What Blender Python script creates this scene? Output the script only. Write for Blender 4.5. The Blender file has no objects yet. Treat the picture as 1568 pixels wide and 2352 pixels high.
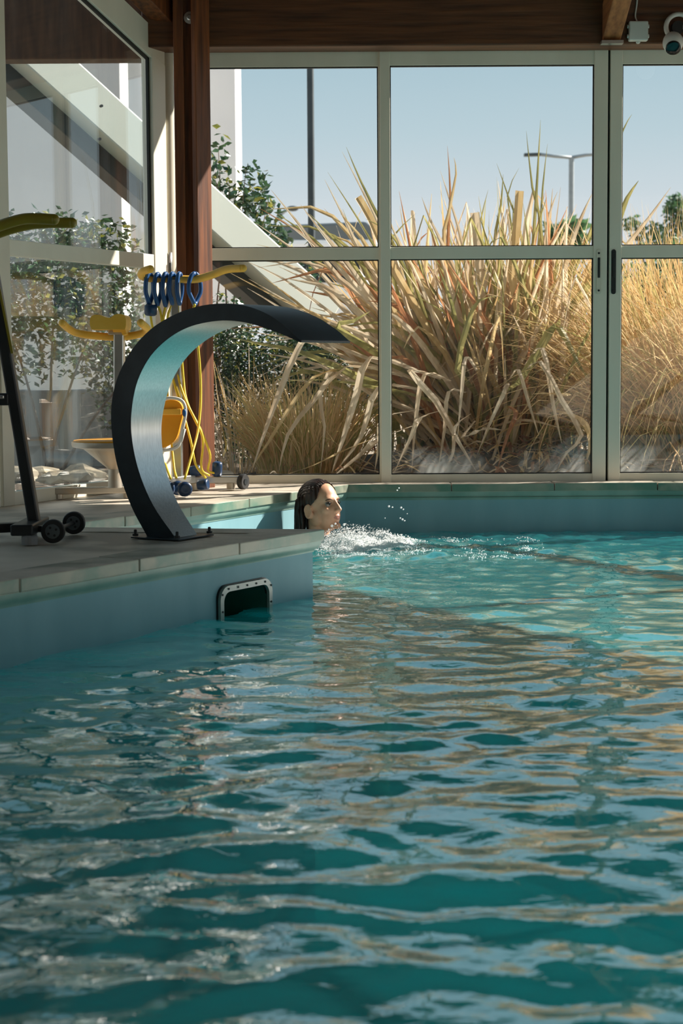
import bpy, bmesh, math, random
import numpy as np
from mathutils import Vector, Matrix, noise as mnoise
from mathutils.geometry import tessellate_polygon

scene = bpy.context.scene
COL = scene.collection
random.seed(7)
RNG = np.random.default_rng(11)

# ------------------------------------------------------------------ camera
CAM_Z = 0.80
FPX = 4000.0                       # focal length in pixels of a 1568 x 2352 frame
TILT, ROLL = math.radians(4.8), math.radians(-0.36)
cam_data = bpy.data.cameras.new('camera')
cam = bpy.data.objects.new('camera', cam_data)
COL.objects.link(cam)
cam_data.sensor_fit = 'VERTICAL'
cam_data.sensor_height = 36.0
cam_data.sensor_width = 24.0
cam_data.lens = FPX / 2352.0 * 36.0
cam_data.clip_end = 500
cam.matrix_world = (Matrix.Translation((0, 0, CAM_Z)) @ Matrix.Rotation(math.pi / 2 - TILT, 4, 'X')
                    @ Matrix.Rotation(ROLL, 4, 'Z'))
cam_data.dof.use_dof = True
cam_data.dof.focus_distance = 7.0
cam_data.dof.aperture_fstop = 6.3
scene.camera = cam

# ------------------------------------------------------------------ view, sky, sun
scene.view_settings.view_transform = 'Standard'
scene.view_settings.look = 'None'
scene.view_settings.gamma = 1.0
scene.view_settings.use_curve_mapping = False
scene.view_settings.exposure = 0.5
scene.render.film_transparent = False
scene.cycles.transparent_max_bounces = 32

world = bpy.data.worlds.new('sky')
scene.world = world
world.use_nodes = True
wn, wl = world.node_tree.nodes, world.node_tree.links
wn.clear()
w_out = wn.new('ShaderNodeOutputWorld')
w_bg = wn.new('ShaderNodeBackground')
w_tc = wn.new('ShaderNodeTexCoord')
w_sep = wn.new('ShaderNodeSeparateXYZ')
w_ramp = wn.new('ShaderNodeValToRGB')
w_map = wn.new('ShaderNodeMapping')
w_map.inputs['Scale'].default_value = (1.2, 1.2, 9.0)
w_noise = wn.new('ShaderNodeTexNoise')
w_noise.inputs['Scale'].default_value = 2.2
w_noise.inputs['Detail'].default_value = 5
w_nr = wn.new('ShaderNodeMapRange')
w_nr.inputs[1].default_value = 0.48; w_nr.inputs[2].default_value = 0.8
w_nr.inputs[3].default_value = 0.0; w_nr.inputs[4].default_value = 0.45
w_mix = wn.new('ShaderNodeMixRGB')
w_mix.inputs[2].default_value = (0.80, 0.84, 0.87, 1)
el = w_ramp.color_ramp.elements
el[0].position = 0.0; el[0].color = (0.84, 0.87, 0.89, 1)
el[1].position = 1.0; el[1].color = (0.20, 0.38, 0.56, 1)
for p, c in ((0.07, (0.78, 0.83, 0.87, 1)), (0.13, (0.56, 0.71, 0.78, 1)), (0.20, (0.40, 0.59, 0.69, 1)), (0.5, (0.29, 0.48, 0.62, 1))):
    e = el.new(p); e.color = c
wl.new(w_tc.outputs['Generated'], w_sep.inputs[0])
wl.new(w_sep.outputs['Z'], w_ramp.inputs[0])
wl.new(w_tc.outputs['Generated'], w_map.inputs[0])
wl.new(w_map.outputs[0], w_noise.inputs['Vector'])
wl.new(w_noise.outputs['Fac'], w_nr.inputs[0])
wl.new(w_nr.outputs[0], w_mix.inputs[0])
wl.new(w_ramp.outputs[0], w_mix.inputs[1])
wl.new(w_mix.outputs[0], w_bg.inputs['Color'])
w_bg.inputs['Strength'].default_value = 0.67
wl.new(w_bg.outputs[0], w_out.inputs['Surface'])

SUN_EL = math.radians(34)
SUN_H = Vector((math.cos(math.radians(26)), math.sin(math.radians(26)), 0))
SUN_DIR = Vector((SUN_H.x * math.cos(SUN_EL), SUN_H.y * math.cos(SUN_EL), math.sin(SUN_EL)))
sun_data = bpy.data.lights.new('sun', 'SUN')
sun_data.energy = 9.5
sun_data.angle = math.radians(0.55)
sun_data.color = (1.0, 0.92, 0.82)
sun = bpy.data.objects.new('sun', sun_data)
COL.objects.link(sun)
sun.location = SUN_DIR * 40
sun.rotation_euler = SUN_DIR.to_track_quat('Z', 'Y').to_euler()

# ------------------------------------------------------------------ placing helpers
def ray(px, py):
    a, b = (px - 784) / FPX, (1176 - py) / FPX
    c, s = math.cos(ROLL), math.sin(ROLL)
    a, b = a * c - b * s, a * s + b * c
    return Vector((a, math.cos(TILT) + b * math.sin(TILT), -math.sin(TILT) + b * math.cos(TILT)))
EYE = Vector((0, 0, CAM_Z))
def at(px, py, Y):
    d = ray(px, py); return EYE + d * (Y / d.y)
def on_z(px, py, z):
    d = ray(px, py); return EYE + d * ((z - CAM_Z) / d.z)
def on_plane(px, py, p, n):
    d = ray(px, py); n = Vector(n); return EYE + d * ((Vector(p) - EYE).dot(n) / d.dot(n))

# ------------------------------------------------------------------ materials
def _new(name):
    m = bpy.data.materials.new(name); m.use_nodes = True
    nt = m.node_tree; nt.nodes.clear()
    return m, nt.nodes, nt.links
def lin(r, g, b):
    f = lambda v: (v / 255 / 12.92) if v / 255 <= 0.04045 else ((v / 255 + 0.055) / 1.055) ** 2.4
    return (f(r), f(g), f(b), 1)
def mat(name, c1, c2=None, rough=0.5, metal=0.0, scale=6.0, stretch=(1, 1, 1), lo=0.35, hi=0.65, bump=0.0,
        bscale=None, spec=0.5, detail=6, coat=0.0, trans=0.0, c3=None, s3=2.0, t3=(0.55, 0.7)):
    m, n, l = _new(name)
    out = n.new('ShaderNodeOutputMaterial'); p = n.new('ShaderNodeBsdfPrincipled')
    p.inputs['Roughness'].default_value = rough; p.inputs['Metallic'].default_value = metal
    p.inputs['Specular IOR Level'].default_value = spec
    p.inputs['Coat Weight'].default_value = coat
    p.inputs['Base Color'].default_value = c1
    l.new(p.outputs[0], out.inputs[0])
    if c2 or bump:
        tc = n.new('ShaderNodeTexCoord'); mp = n.new('ShaderNodeMapping')
        mp.inputs['Scale'].default_value = stretch
        l.new(tc.outputs['Object'], mp.inputs[0])
        nz = n.new('ShaderNodeTexNoise'); nz.inputs['Scale'].default_value = scale; nz.inputs['Detail'].default_value = detail
        l.new(mp.outputs[0], nz.inputs['Vector'])
        if c2:
            r = n.new('ShaderNodeValToRGB')
            r.color_ramp.elements[0].position = lo; r.color_ramp.elements[0].color = c1
            r.color_ramp.elements[1].position = hi; r.color_ramp.elements[1].color = c2
            l.new(nz.outputs['Fac'], r.inputs[0])
            src = r.outputs[0]
            if c3:
                n3 = n.new('ShaderNodeTexNoise'); n3.inputs['Scale'].default_value = s3; n3.inputs['Detail'].default_value = 5
                l.new(tc.outputs['Object'], n3.inputs['Vector'])
                mr = n.new('ShaderNodeMapRange'); mr.inputs[1].default_value = t3[0]; mr.inputs[2].default_value = t3[1]
                l.new(n3.outputs['Fac'], mr.inputs[0])
                mx = n.new('ShaderNodeMixRGB'); mx.inputs[2].default_value = c3
                l.new(mr.outputs[0], mx.inputs[0]); l.new(src, mx.inputs[1]); src = mx.outputs[0]
            l.new(src, p.inputs['Base Color'])
        if bump:
            b = n.new('ShaderNodeBump'); b.inputs['Strength'].default_value = bump; b.inputs['Distance'].default_value = 0.01
            if bscale:
                nb = n.new('ShaderNodeTexNoise'); nb.inputs['Scale'].default_value = bscale; nb.inputs['Detail'].default_value = 6
                l.new(mp.outputs[0], nb.inputs['Vector']); l.new(nb.outputs['Fac'], b.inputs['Height'])
            else:
                l.new(nz.outputs['Fac'], b.inputs['Height'])
            l.new(b.outputs[0], p.inputs['Normal'])
    if trans:
        t = n.new('ShaderNodeBsdfTranslucent'); mx = n.new('ShaderNodeMixShader'); mx.inputs[0].default_value = trans
        if p.inputs['Base Color'].links: l.new(p.inputs['Base Color'].links[0].from_socket, t.inputs[0])
        else: t.inputs[0].default_value = c1
        l.new(p.outputs[0], mx.inputs[1]); l.new(t.outputs[0], mx.inputs[2]); l.new(mx.outputs[0], out.inputs[0])
    return m

def schlick(n, l, f0, normal=None, power=5.0):
    g = n.new('ShaderNodeNewGeometry'); d = n.new('ShaderNodeVectorMath'); d.operation = 'DOT_PRODUCT'
    l.new(g.outputs['Incoming'], d.inputs[0]); l.new(normal or g.outputs['Normal'], d.inputs[1])
    def mth(op, a, b=None):
        q = n.new('ShaderNodeMath'); q.operation = op
        for i, x in enumerate((a, b)):
            if x is None: continue
            if isinstance(x, (int, float)): q.inputs[i].default_value = x
            else: l.new(x, q.inputs[i])
        q.use_clamp = op in ('SUBTRACT',); return q.outputs[0]
    c = mth('SUBTRACT', 1.0, mth('ABSOLUTE', d.outputs['Value']))
    return mth('ADD', mth('MULTIPLY', mth('POWER', c, power), 1 - f0), f0)

def glass_mat(name, dirt=0.03, haze=0.0, haze_z=0.3, f0=0.03, power=5.0, tint=(0.985, 0.99, 0.99, 1), streak=(14, 14, 1.2), lo=0.5, hi=0.8):
    m, n, l = _new(name)
    out = n.new('ShaderNodeOutputMaterial')
    tr = n.new('ShaderNodeBsdfTransparent'); tr.inputs[0].default_value = tint
    gl = n.new('ShaderNodeBsdfGlossy'); gl.inputs['Roughness'].default_value = 0.0
    fr = schlick(n, l, f0, None, power)
    mx = n.new('ShaderNodeMixShader')
    l.new(fr, mx.inputs[0]); l.new(tr.outputs[0], mx.inputs[1]); l.new(gl.outputs[0], mx.inputs[2])
    tc = n.new('ShaderNodeTexCoord'); mp = n.new('ShaderNodeMapping'); mp.inputs['Scale'].default_value = streak
    nz = n.new('ShaderNodeTexNoise'); nz.inputs['Scale'].default_value = 1.0; nz.inputs['Detail'].default_value = 7
    l.new(tc.outputs['Object'], mp.inputs[0]); l.new(mp.outputs[0], nz.inputs['Vector'])
    mr = n.new('ShaderNodeMapRange'); mr.inputs[1].default_value = lo; mr.inputs[2].default_value = hi
    mr.inputs[3].default_value = dirt * 0.15; mr.inputs[4].default_value = dirt
    l.new(nz.outputs['Fac'], mr.inputs[0])
    fac = mr.outputs[0]
    if haze:       # condensation and lime along the bottom of the pane
        sp = n.new('ShaderNodeSeparateXYZ'); l.new(tc.outputs['Object'], sp.inputs[0])
        hz = n.new('ShaderNodeMapRange'); hz.inputs[1].default_value = haze_z; hz.inputs[2].default_value = haze_z - 0.13
        hz.inputs[3].default_value = 0; hz.inputs[4].default_value = 1
        l.new(sp.outputs['Z'], hz.inputs[0])
        n2 = n.new('ShaderNodeTexNoise'); n2.inputs['Scale'].default_value = 3.0; n2.inputs['Detail'].default_value = 4
        l.new(tc.outputs['Object'], n2.inputs['Vector'])
        m2 = n.new('ShaderNodeMapRange'); m2.inputs[1].default_value = 0.4; m2.inputs[2].default_value = 0.65
        m2.inputs[3].default_value = 0.05; m2.inputs[4].default_value = haze
        l.new(n2.outputs['Fac'], m2.inputs[0])
        mu = n.new('ShaderNodeMath'); mu.operation = 'MULTIPLY'; l.new(hz.outputs[0], mu.inputs[0]); l.new(m2.outputs[0], mu.inputs[1])
        ad = n.new('ShaderNodeMath'); ad.operation = 'ADD'; l.new(mu.outputs[0], ad.inputs[0]); l.new(fac, ad.inputs[1]); fac = ad.outputs[0]
    df = n.new('ShaderNodeBsdfTranslucent'); df.inputs[0].default_value = (0.8, 0.84, 0.83, 1)
    d2 = n.new('ShaderNodeBsdfDiffuse'); d2.inputs[0].default_value = (0.8, 0.84, 0.83, 1)
    dm = n.new('ShaderNodeMixShader'); l.new(df.outputs[0], dm.inputs[1]); l.new(d2.outputs[0], dm.inputs[2])
    m3 = n.new('ShaderNodeMixShader'); l.new(fac, m3.inputs[0]); l.new(mx.outputs[0], m3.inputs[1]); l.new(dm.outputs[0], m3.inputs[2])
    l.new(m3.outputs[0], out.inputs[0])
    return m

def water_mat():
    m, n, l = _new('pool_water')
    out = n.new('ShaderNodeOutputMaterial')
    tc = n.new('ShaderNodeTexCoord')
    mp = n.new('ShaderNodeMapping'); mp.inputs['Scale'].default_value = (1.0, 1.5, 1.0)
    l.new(tc.outputs['Object'], mp.inputs[0])
    nz = n.new('ShaderNodeTexNoise'); nz.inputs['Scale'].default_value = 16; nz.inputs['Detail'].default_value = 2.5
    nz.inputs['Distortion'].default_value = 0.6
    l.new(mp.outputs[0], nz.inputs['Vector'])
    b = n.new('ShaderNodeBump'); b.inputs['Strength'].default_value = 0.16; b.inputs['Distance'].default_value = 0.012
    l.new(nz.outputs['Fac'], b.inputs['Height'])
    tr = n.new('ShaderNodeBsdfTransparent'); tr.inputs[0].default_value = (0.30, 0.82, 0.84, 1)
    df = n.new('ShaderNodeBsdfDiffuse'); df.inputs[0].default_value = (0.06, 0.42, 0.45, 1)
    tl = n.new('ShaderNodeBsdfTranslucent'); tl.inputs[0].default_value = (0.05, 0.72, 0.75, 1)   # light scattered down into the pool and back
    b0 = n.new('ShaderNodeMixShader'); b0.inputs[0].default_value = 0.72
    l.new(tr.outputs[0], b0.inputs[1]); l.new(tl.outputs[0], b0.inputs[2])
    body = n.new('ShaderNodeMixShader'); body.inputs[0].default_value = 0.36
    l.new(b0.outputs[0], body.inputs[1]); l.new(df.outputs[0], body.inputs[2])
    gl = n.new('ShaderNodeBsdfGlossy'); gl.inputs['Roughness'].default_value = 0.01
    gl.inputs['Color'].default_value = (1, 1, 1, 1)
    fr = schlick(n, l, 0.05, b.outputs[0], 2.8)
    mx = n.new('ShaderNodeMixShader')
    l.new(b.outputs[0], gl.inputs['Normal'])
    l.new(fr, mx.inputs[0]); l.new(body.outputs[0], mx.inputs[1]); l.new(gl.outputs[0], mx.inputs[2])
    l.new(mx.outputs[0], out.inputs[0])
    return m

M = {}
M['alu'] = mat('anodised_aluminium', (0.74, 0.71, 0.59, 1), (0.80, 0.77, 0.65, 1), rough=0.42, metal=0.0, scale=3, stretch=(2, 2, 0.4), spec=0.5)
M['cream'] = mat('cream_painted_metal', (0.66, 0.62, 0.50, 1), (0.72, 0.68, 0.56, 1), rough=0.45, scale=4)
M['gasket'] = mat('black_rubber_gasket', (0.01, 0.012, 0.012, 1), rough=0.6)
M['wood'] = mat('stained_timber', (0.06, 0.017, 0.006, 1), (0.27, 0.08, 0.02, 1), rough=0.5, scale=5, stretch=(9, 9, 0.55), lo=0.3, hi=0.72, bump=0.25, detail=8)
M['woodx'] = mat('stained_timber_beam', (0.05, 0.018, 0.007, 1), (0.17, 0.06, 0.02, 1), rough=0.5, scale=5, stretch=(0.55, 9, 9), lo=0.3, hi=0.72, bump=0.25, detail=8)
M['woody'] = mat('stained_timber_rafter', (0.16, 0.06, 0.022, 1), (0.40, 0.17, 0.06, 1), rough=0.5, scale=5, stretch=(9, 0.55, 9), lo=0.3, hi=0.72, bump=0.25, detail=8)
M['ceiling'] = mat('dark_ceiling_boards', (0.05, 0.022, 0.01, 1), (0.10, 0.045, 0.02, 1), rough=0.6, scale=4, stretch=(9, 0.5, 1))
M['stone'] = mat('coping_stone', (0.52, 0.45, 0.36, 1), (0.63, 0.56, 0.46, 1), rough=0.6, scale=9, bump=0.15, bscale=60, c3=(0.20, 0.21, 0.15, 1), s3=3.5, t3=(0.5, 0.68))
M['deck'] = mat('deck_stone', (0.54, 0.47, 0.38, 1), (0.64, 0.57, 0.47, 1), rough=0.5, scale=5, bump=0.12, bscale=50, c3=(0.26, 0.22, 0.17, 1), s3=2.2, t3=(0.5, 0.62))
M['bounce_green'] = mat('bounce_green_stone', (0.17, 0.25, 0.19, 1), (0.36, 0.35, 0.26, 1), rough=0.5, scale=5, c3=(0.10, 0.22, 0.16, 1), s3=6, t3=(0.45, 0.6))  # green bounce from the water put into the colour of pool-facing faces
M['ledge'] = mat('green_mortar', (0.16, 0.30, 0.25, 1), (0.30, 0.42, 0.36, 1), rough=0.5, scale=6, stretch=(1, 1, 0.3))  # mottled green tone, drawn out vertically
M['liner'] = mat('pool_liner', (0.21, 0.39, 0.44, 1), (0.25, 0.44, 0.49, 1), rough=0.6, scale=3.0, stretch=(2, 2, 0.5), bump=0.03, spec=0.12)
M['floor'] = mat('pool_floor_liner', (0.14, 0.62, 0.66, 1), (0.18, 0.68, 0.71, 1), rough=0.6, scale=3)
M['steel'] = mat('brushed_steel', (0.50, 0.52, 0.52, 1), (0.62, 0.64, 0.64, 1), rough=0.30, metal=1.0, scale=4, stretch=(60, 60, 1.0))
M['tube'] = mat('stainless_tube', (0.60, 0.60, 0.58, 1), (0.70, 0.69, 0.66, 1), rough=0.28, metal=0.9, scale=7)
M['rusty'] = mat('tea_stained_steel', (0.55, 0.50, 0.42, 1), (0.60, 0.42, 0.24, 1), rough=0.4, metal=0.6, scale=7, lo=0.45, hi=0.75)
M['darkmetal'] = mat('dark_coated_shaded_steel', (0.010, 0.015, 0.018, 1), (0.022, 0.033, 0.04, 1), rough=0.4, metal=0.0, scale=9, lo=0.4, hi=0.7, spec=0.3)
M['blackmetal'] = mat('black_and_shaded_steel', (0.012, 0.014, 0.015, 1), (0.022, 0.025, 0.026, 1), rough=0.4, scale=6)
M['rubber'] = mat('black_rubber', (0.010, 0.011, 0.012, 1), (0.02, 0.02, 0.02, 1), rough=0.55, scale=20)
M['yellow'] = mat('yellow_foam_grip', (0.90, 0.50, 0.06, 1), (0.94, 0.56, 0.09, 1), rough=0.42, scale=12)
M['olive'] = mat('shaded_yellow_grip', (0.24, 0.19, 0.015, 1), (0.30, 0.24, 0.02, 1), rough=0.42, scale=12)  # yellow darkened to olive, shade held in the colour
M['orange'] = mat('orange_plastic', (0.80, 0.33, 0.015, 1), (0.86, 0.38, 0.02, 1), rough=0.4, scale=8)
M['blue'] = mat('blue_foam', (0.008, 0.065, 0.21, 1), (0.012, 0.09, 0.27, 1), rough=0.35, scale=14)
M['navy'] = mat('navy_float_foam', (0.006, 0.028, 0.085, 1), (0.01, 0.045, 0.12, 1), rough=0.35, scale=14)
M['cord'] = mat('yellow_elastic_cord', (0.76, 0.56, 0.03, 1), (0.82, 0.62, 0.05, 1), rough=0.45, scale=14)
M['white'] = mat('white_plastic', (0.68, 0.68, 0.64, 1), rough=0.35)
M['flange'] = mat('aged_flange_plastic', (0.27, 0.35, 0.32, 1), (0.35, 0.43, 0.39, 1), rough=0.45, scale=20)
M['plaster'] = mat('grey_plaster', (0.70, 0.70, 0.67, 1), (0.76, 0.76, 0.73, 1), rough=0.8, scale=3)
M['lens'] = mat('dark_lens', (0.008, 0.01, 0.012, 1), rough=0.08)
M['skin'] = mat('skin', (0.68, 0.35, 0.21, 1), (0.76, 0.42, 0.26, 1), rough=0.42, scale=30, bump=0.02)
M['lip'] = mat('lips', (0.50, 0.21, 0.15, 1), rough=0.4)
M['hair'] = mat('wet_brown_hair', (0.016, 0.007, 0.004, 1), (0.05, 0.02, 0.010, 1), rough=0.42, scale=60, stretch=(1, 1, 0.1), bump=0.2)
M['brow'] = mat('eyebrow', (0.16, 0.07, 0.04, 1), rough=0.6)
M['eye'] = mat('eye_white', (0.30, 0.25, 0.22, 1), rough=0.3)
M['iris'] = mat('iris', (0.02, 0.015, 0.012, 1), rough=0.1)
M['swim'] = mat('dark_swimsuit', (0.012, 0.016, 0.03, 1), rough=0.5)
M['foam'] = mat('white_foam', (0.93, 0.95, 0.95, 1), (0.97, 0.98, 0.98, 1), rough=0.5, scale=30, trans=0.4, spec=0.2)
M['ground'] = mat('gravel_soil', (0.20, 0.15, 0.10, 1), (0.44, 0.36, 0.27, 1), rough=0.9, scale=3, bump=0.5, bscale=40, detail=10, c3=(0.10, 0.085, 0.06, 1), s3=1.2)
M['soil'] = mat('leaf_litter_soil', (0.035, 0.022, 0.014, 1), (0.16, 0.10, 0.06, 1), rough=0.9, scale=12, bump=0.8, bscale=50, detail=10)
M['rock'] = mat('pale_rock', (0.26, 0.20, 0.14, 1), (0.46, 0.38, 0.28, 1), rough=0.8, scale=8, bump=0.6)
M['leaf_tan'] = mat('dry_flax_leaf', (0.62, 0.47, 0.31, 1), (0.86, 0.74, 0.56, 1), rough=0.5, scale=3, stretch=(6, 6, 1), trans=0.42)
M['leaf_gold'] = mat('golden_flax_leaf', (0.58, 0.39, 0.17, 1), (0.78, 0.61, 0.34, 1), rough=0.42, scale=3, stretch=(6, 6, 1), trans=0.42)
M['leaf_olive'] = mat('green_flax_leaf', (0.24, 0.24, 0.09, 1), (0.52, 0.46, 0.18, 1), rough=0.38, scale=3, stretch=(6, 6, 1), trans=0.42)
M['leaf_red'] = mat('rusty_flax_leaf', (0.4, 0.17, 0.08, 1), (0.6, 0.32, 0.16, 1), rough=0.45, scale=3, stretch=(6, 6, 1), trans=0.42)
M['grass_gold'] = mat('dry_feather_grass', (0.7, 0.46, 0.2, 1), (0.86, 0.66, 0.38, 1), rough=0.5, scale=2, trans=0.42)
M['grass_green'] = mat('green_gold_grass', (0.36, 0.34, 0.1, 1), (0.74, 0.6, 0.28, 1), rough=0.5, scale=2.5, trans=0.42)
M['shrub'] = mat('glossy_green_leaf', (0.02, 0.06, 0.03, 1), (0.06, 0.12, 0.05, 1), rough=0.22, scale=9, trans=0.2, spec=0.7)
M['shrub_y'] = mat('yellow_green_leaf', (0.22, 0.24, 0.04, 1), (0.36, 0.34, 0.07, 1), rough=0.3, scale=9, trans=0.3)
M['shrub_far'] = mat('far_green_leaf', (0.05, 0.13, 0.05, 1), (0.12, 0.24, 0.10, 1), rough=0.5, scale=4, trans=0.3)
M['bark'] = mat('shrub_bark', (0.09, 0.06, 0.04, 1), (0.16, 0.11, 0.075, 1), rough=0.8, scale=10)
M['render'] = mat('white_render', (0.74, 0.74, 0.75, 1), (0.78, 0.78, 0.78, 1), rough=0.7, scale=2)
M['pale'] = mat('pale_green_white_paint', (0.72, 0.77, 0.69, 1), (0.77, 0.81, 0.73, 1), rough=0.5, scale=1.5)
M['concrete'] = mat('grey_concrete', (0.26, 0.26, 0.26, 1), (0.34, 0.34, 0.34, 1), rough=0.8, scale=3)
M['pole'] = mat('dark_painted_pole', (0.03, 0.045, 0.055, 1), (0.05, 0.07, 0.08, 1), rough=0.5, scale=5)
M['greypole'] = mat('galvanised_pole', (0.30, 0.34, 0.36, 1), (0.36, 0.40, 0.42, 1), rough=0.5, scale=5)
M['van'] = mat('white_car_paint', (0.75, 0.77, 0.78, 1), rough=0.25, coat=0.5)
M['vangrey'] = mat('grey_car_panel', (0.10, 0.12, 0.13, 1), rough=0.3)
M['vanglass'] = mat('car_glass', (0.02, 0.03, 0.035, 1), rough=0.08)
M['glass'] = glass_mat('window_glass', dirt=0.006)
M['glass_haze'] = glass_mat('misted_window_glass', dirt=0.012, haze=0.85, haze_z=0.41)
M['glass_left'] = glass_mat('streaked_window_glass', dirt=0.12, f0=0.09, power=3.5, tint=(0.95, 0.98, 0.97, 1), streak=(13, 13, 1.0), lo=0.42, hi=0.75)
M['glass_side'] = glass_mat('side_window_glass', dirt=0.015, f0=0.09, power=3.5, tint=(0.96, 0.98, 0.975, 1))
M['water'] = water_mat()

# ------------------------------------------------------------------ mesh helpers
class MB:
    def __init__(s): s.v, s.f, s.m = [], [], []
    def add(s, vs, fs, mi=0):
        o = len(s.v); s.v.extend([tuple(v) for v in vs])
        for f in fs: s.f.append(tuple(i + o for i in f)); s.m.append(mi)
        return s
    def box(s, c, size, ax=None, mi=0):
        c = Vector(c); ax = ax or (Vector((1, 0, 0)), Vector((0, 1, 0)), Vector((0, 0, 1)))
        h = [Vector(a).normalized() * (d / 2) for a, d in zip(ax, size)]
        vs = [c + h[0] * i + h[1] * j + h[2] * k for i in (-1, 1) for j in (-1, 1) for k in (-1, 1)]
        return s.add(vs, [(0, 1, 3, 2), (4, 6, 7, 5), (0, 4, 5, 1), (2, 3, 7, 6), (0, 2, 6, 4), (1, 5, 7, 3)], mi)
    def beam(s, a, b, w, h, up=(0, 0, 1), mi=0):
        a, b = Vector(a), Vector(b); d = (b - a); L = d.length; d.normalize()
        side = d.cross(Vector(up)).normalized(); u = side.cross(d).normalized()
        return s.box((a + b) / 2, (L, w, h), (d, side, u), mi)
    def prism(s, poly, off, mi=0):
        n = len(poly); off = Vector(off); p = [Vector(q) for q in poly]
        vs = p + [q + off for q in p]
        tri = [tuple(t) for t in tessellate_polygon([p])]
        fs = [t for t in tri] + [tuple(i + n for i in reversed(t)) for t in tri]
        fs += [(i, (i + 1) % n, (i + 1) % n + n, i + n) for i in range(n)]
        return s.add(vs, fs, mi)
    def tube(s, pts, r, seg=10, mi=0, cap=True, flat=1.0):
        pts = [Vector(p) for p in pts]; n = len(pts)
        rs = r if isinstance(r, (list, tuple)) else [r] * n
        t = [(pts[min(i + 1, n - 1)] - pts[max(i - 1, 0)]).normalized() for i in range(n)]
        u = t[0].orthogonal().normalized(); vs = []
        for i in range(n):
            u = (u - t[i] * u.dot(t[i]))
            u = u.normalized() if u.length > 1e-6 else t[i].orthogonal().normalized()
            w = t[i].cross(u)
            for k in range(seg):
                a = 2 * math.pi * k / seg
                vs.append(pts[i] + (u * math.cos(a) + w * math.sin(a) * flat) * rs[i])
        fs = [(i * seg + k, i * seg + (k + 1) % seg, (i + 1) * seg + (k + 1) % seg, (i + 1) * seg + k) for i in range(n - 1) for k in range(seg)]
        if cap: fs += [tuple(reversed(range(seg))), tuple(range((n - 1) * seg, n * seg))]
        return s.add(vs, fs, mi)
    def lathe(s, prof, c, axis=(0, 0, 1), seg=24, mi=0):
        c = Vector(c); ax = Vector(axis).normalized(); u = ax.orthogonal().normalized(); w = ax.cross(u); n = len(prof)
        vs = [c + ax * h + (u * math.cos(2 * math.pi * k / seg) + w * math.sin(2 * math.pi * k / seg)) * r for r, h in prof for k in range(seg)]
        fs = [(i * seg + k, i * seg + (k + 1) % seg, (i + 1) * seg + (k + 1) % seg, (i + 1) * seg + k) for i in range(n - 1) for k in range(seg)]
        fs += [tuple(reversed(range(seg))), tuple(range((n - 1) * seg, n * seg))]
        return s.add(vs, fs, mi)
    def ball(s, c, r, ax=None, seg=16, ring=10, mi=0):
        c = Vector(c); r = r if isinstance(r, (tuple, list)) else (r, r, r)
        ax = ax or (Vector((1, 0, 0)), Vector((0, 1, 0)), Vector((0, 0, 1)))
        P = lambda a, b: c + ax[0] * (r[0] * math.sin(a) * math.cos(b)) + ax[1] * (r[1] * math.sin(a) * math.sin(b)) + ax[2] * (r[2] * math.cos(a))
        vs = [P(0, 0)] + [P(math.pi * i / ring, 2 * math.pi * k / seg) for i in range(1, ring) for k in range(seg)] + [P(math.pi, 0)]
        fs = [(0, 1 + k, 1 + (k + 1) % seg) for k in range(seg)]
        for i in range(ring - 2):
            a = 1 + i * seg
            fs += [(a + k, a + seg + k, a + seg + (k + 1) % seg, a + (k + 1) % seg) for k in range(seg)]
        e = len(vs) - 1; a = 1 + (ring - 2) * seg
        fs += [(a + k, e, a + (k + 1) % seg) for k in range(seg)]
        return s.add(vs, fs, mi)
    def mesh(s, name, mats, smooth=False):
        me = bpy.data.meshes.new(name); me.from_pydata(s.v, [], s.f)
        for m in (mats if isinstance(mats, (list, tuple)) else [mats]): me.materials.append(m)
        if len(me.materials) > 1: me.polygons.foreach_set('material_index', s.m)
        me.validate(); 
        bm = bmesh.new(); bm.from_mesh(me); bmesh.ops.recalc_face_normals(bm, faces=bm.faces); bm.to_mesh(me); bm.free()
        if smooth: me.polygons.foreach_set('use_smooth', [True] * len(me.polygons))
        return me
    def build(s, name, mats, parent=None, smooth=False, bevel=0.0, angle=None):
        o = bpy.data.objects.new(name, s.mesh(name, mats, smooth)); COL.objects.link(o)
        if parent is not None: set_parent(o, parent)
        if bevel:
            b = o.modifiers.new('bevel', 'BEVEL'); b.width = bevel; b.segments = 2; b.limit_method = 'ANGLE'; b.angle_limit = math.radians(40)
        if smooth and angle:
            es = o.modifiers.new('split', 'EDGE_SPLIT'); es.split_angle = math.radians(angle)
        return o

def world_loc(o):
    v = Vector((0, 0, 0))
    while o is not None: v += o.location; o = o.parent
    return v
def set_parent(o, parent):           # meshes are written in world coordinates; parents are unrotated
    o.parent = parent; o.location = Vector(o.location) - world_loc(parent)
def tag(o, label=None, cat=None, group=None, kind=None):
    if label: o['label'] = label
    if cat: o['category'] = cat
    if group: o['group'] = group
    if kind: o['kind'] = kind
    return o
def empty(name, loc, label=None, cat=None, group=None, kind=None):
    o = bpy.data.objects.new(name, None); COL.objects.link(o); o.location = loc; o.empty_display_size = 0.1
    return tag(o, label, cat, group, kind)
def curve(pts, n=8):
    """Catmull-Rom through the points"""
    p = [Vector(q) for q in pts]; p = [p[0] * 2 - p[1]] + p + [p[-1] * 2 - p[-2]]; out = []
    for i in range(1, len(p) - 2):
        for k in range(n):
            t = k / n
            out.append(0.5 * ((2 * p[i]) + (p[i + 1] - p[i - 1]) * t + (2 * p[i - 1] - 5 * p[i] + 4 * p[i + 1] - p[i + 2]) * t * t
                              + (3 * p[i] - p[i - 1] - 3 * p[i + 1] + p[i + 2]) * t ** 3))
    out.append(p[-2]); return out
V = Vector

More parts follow.
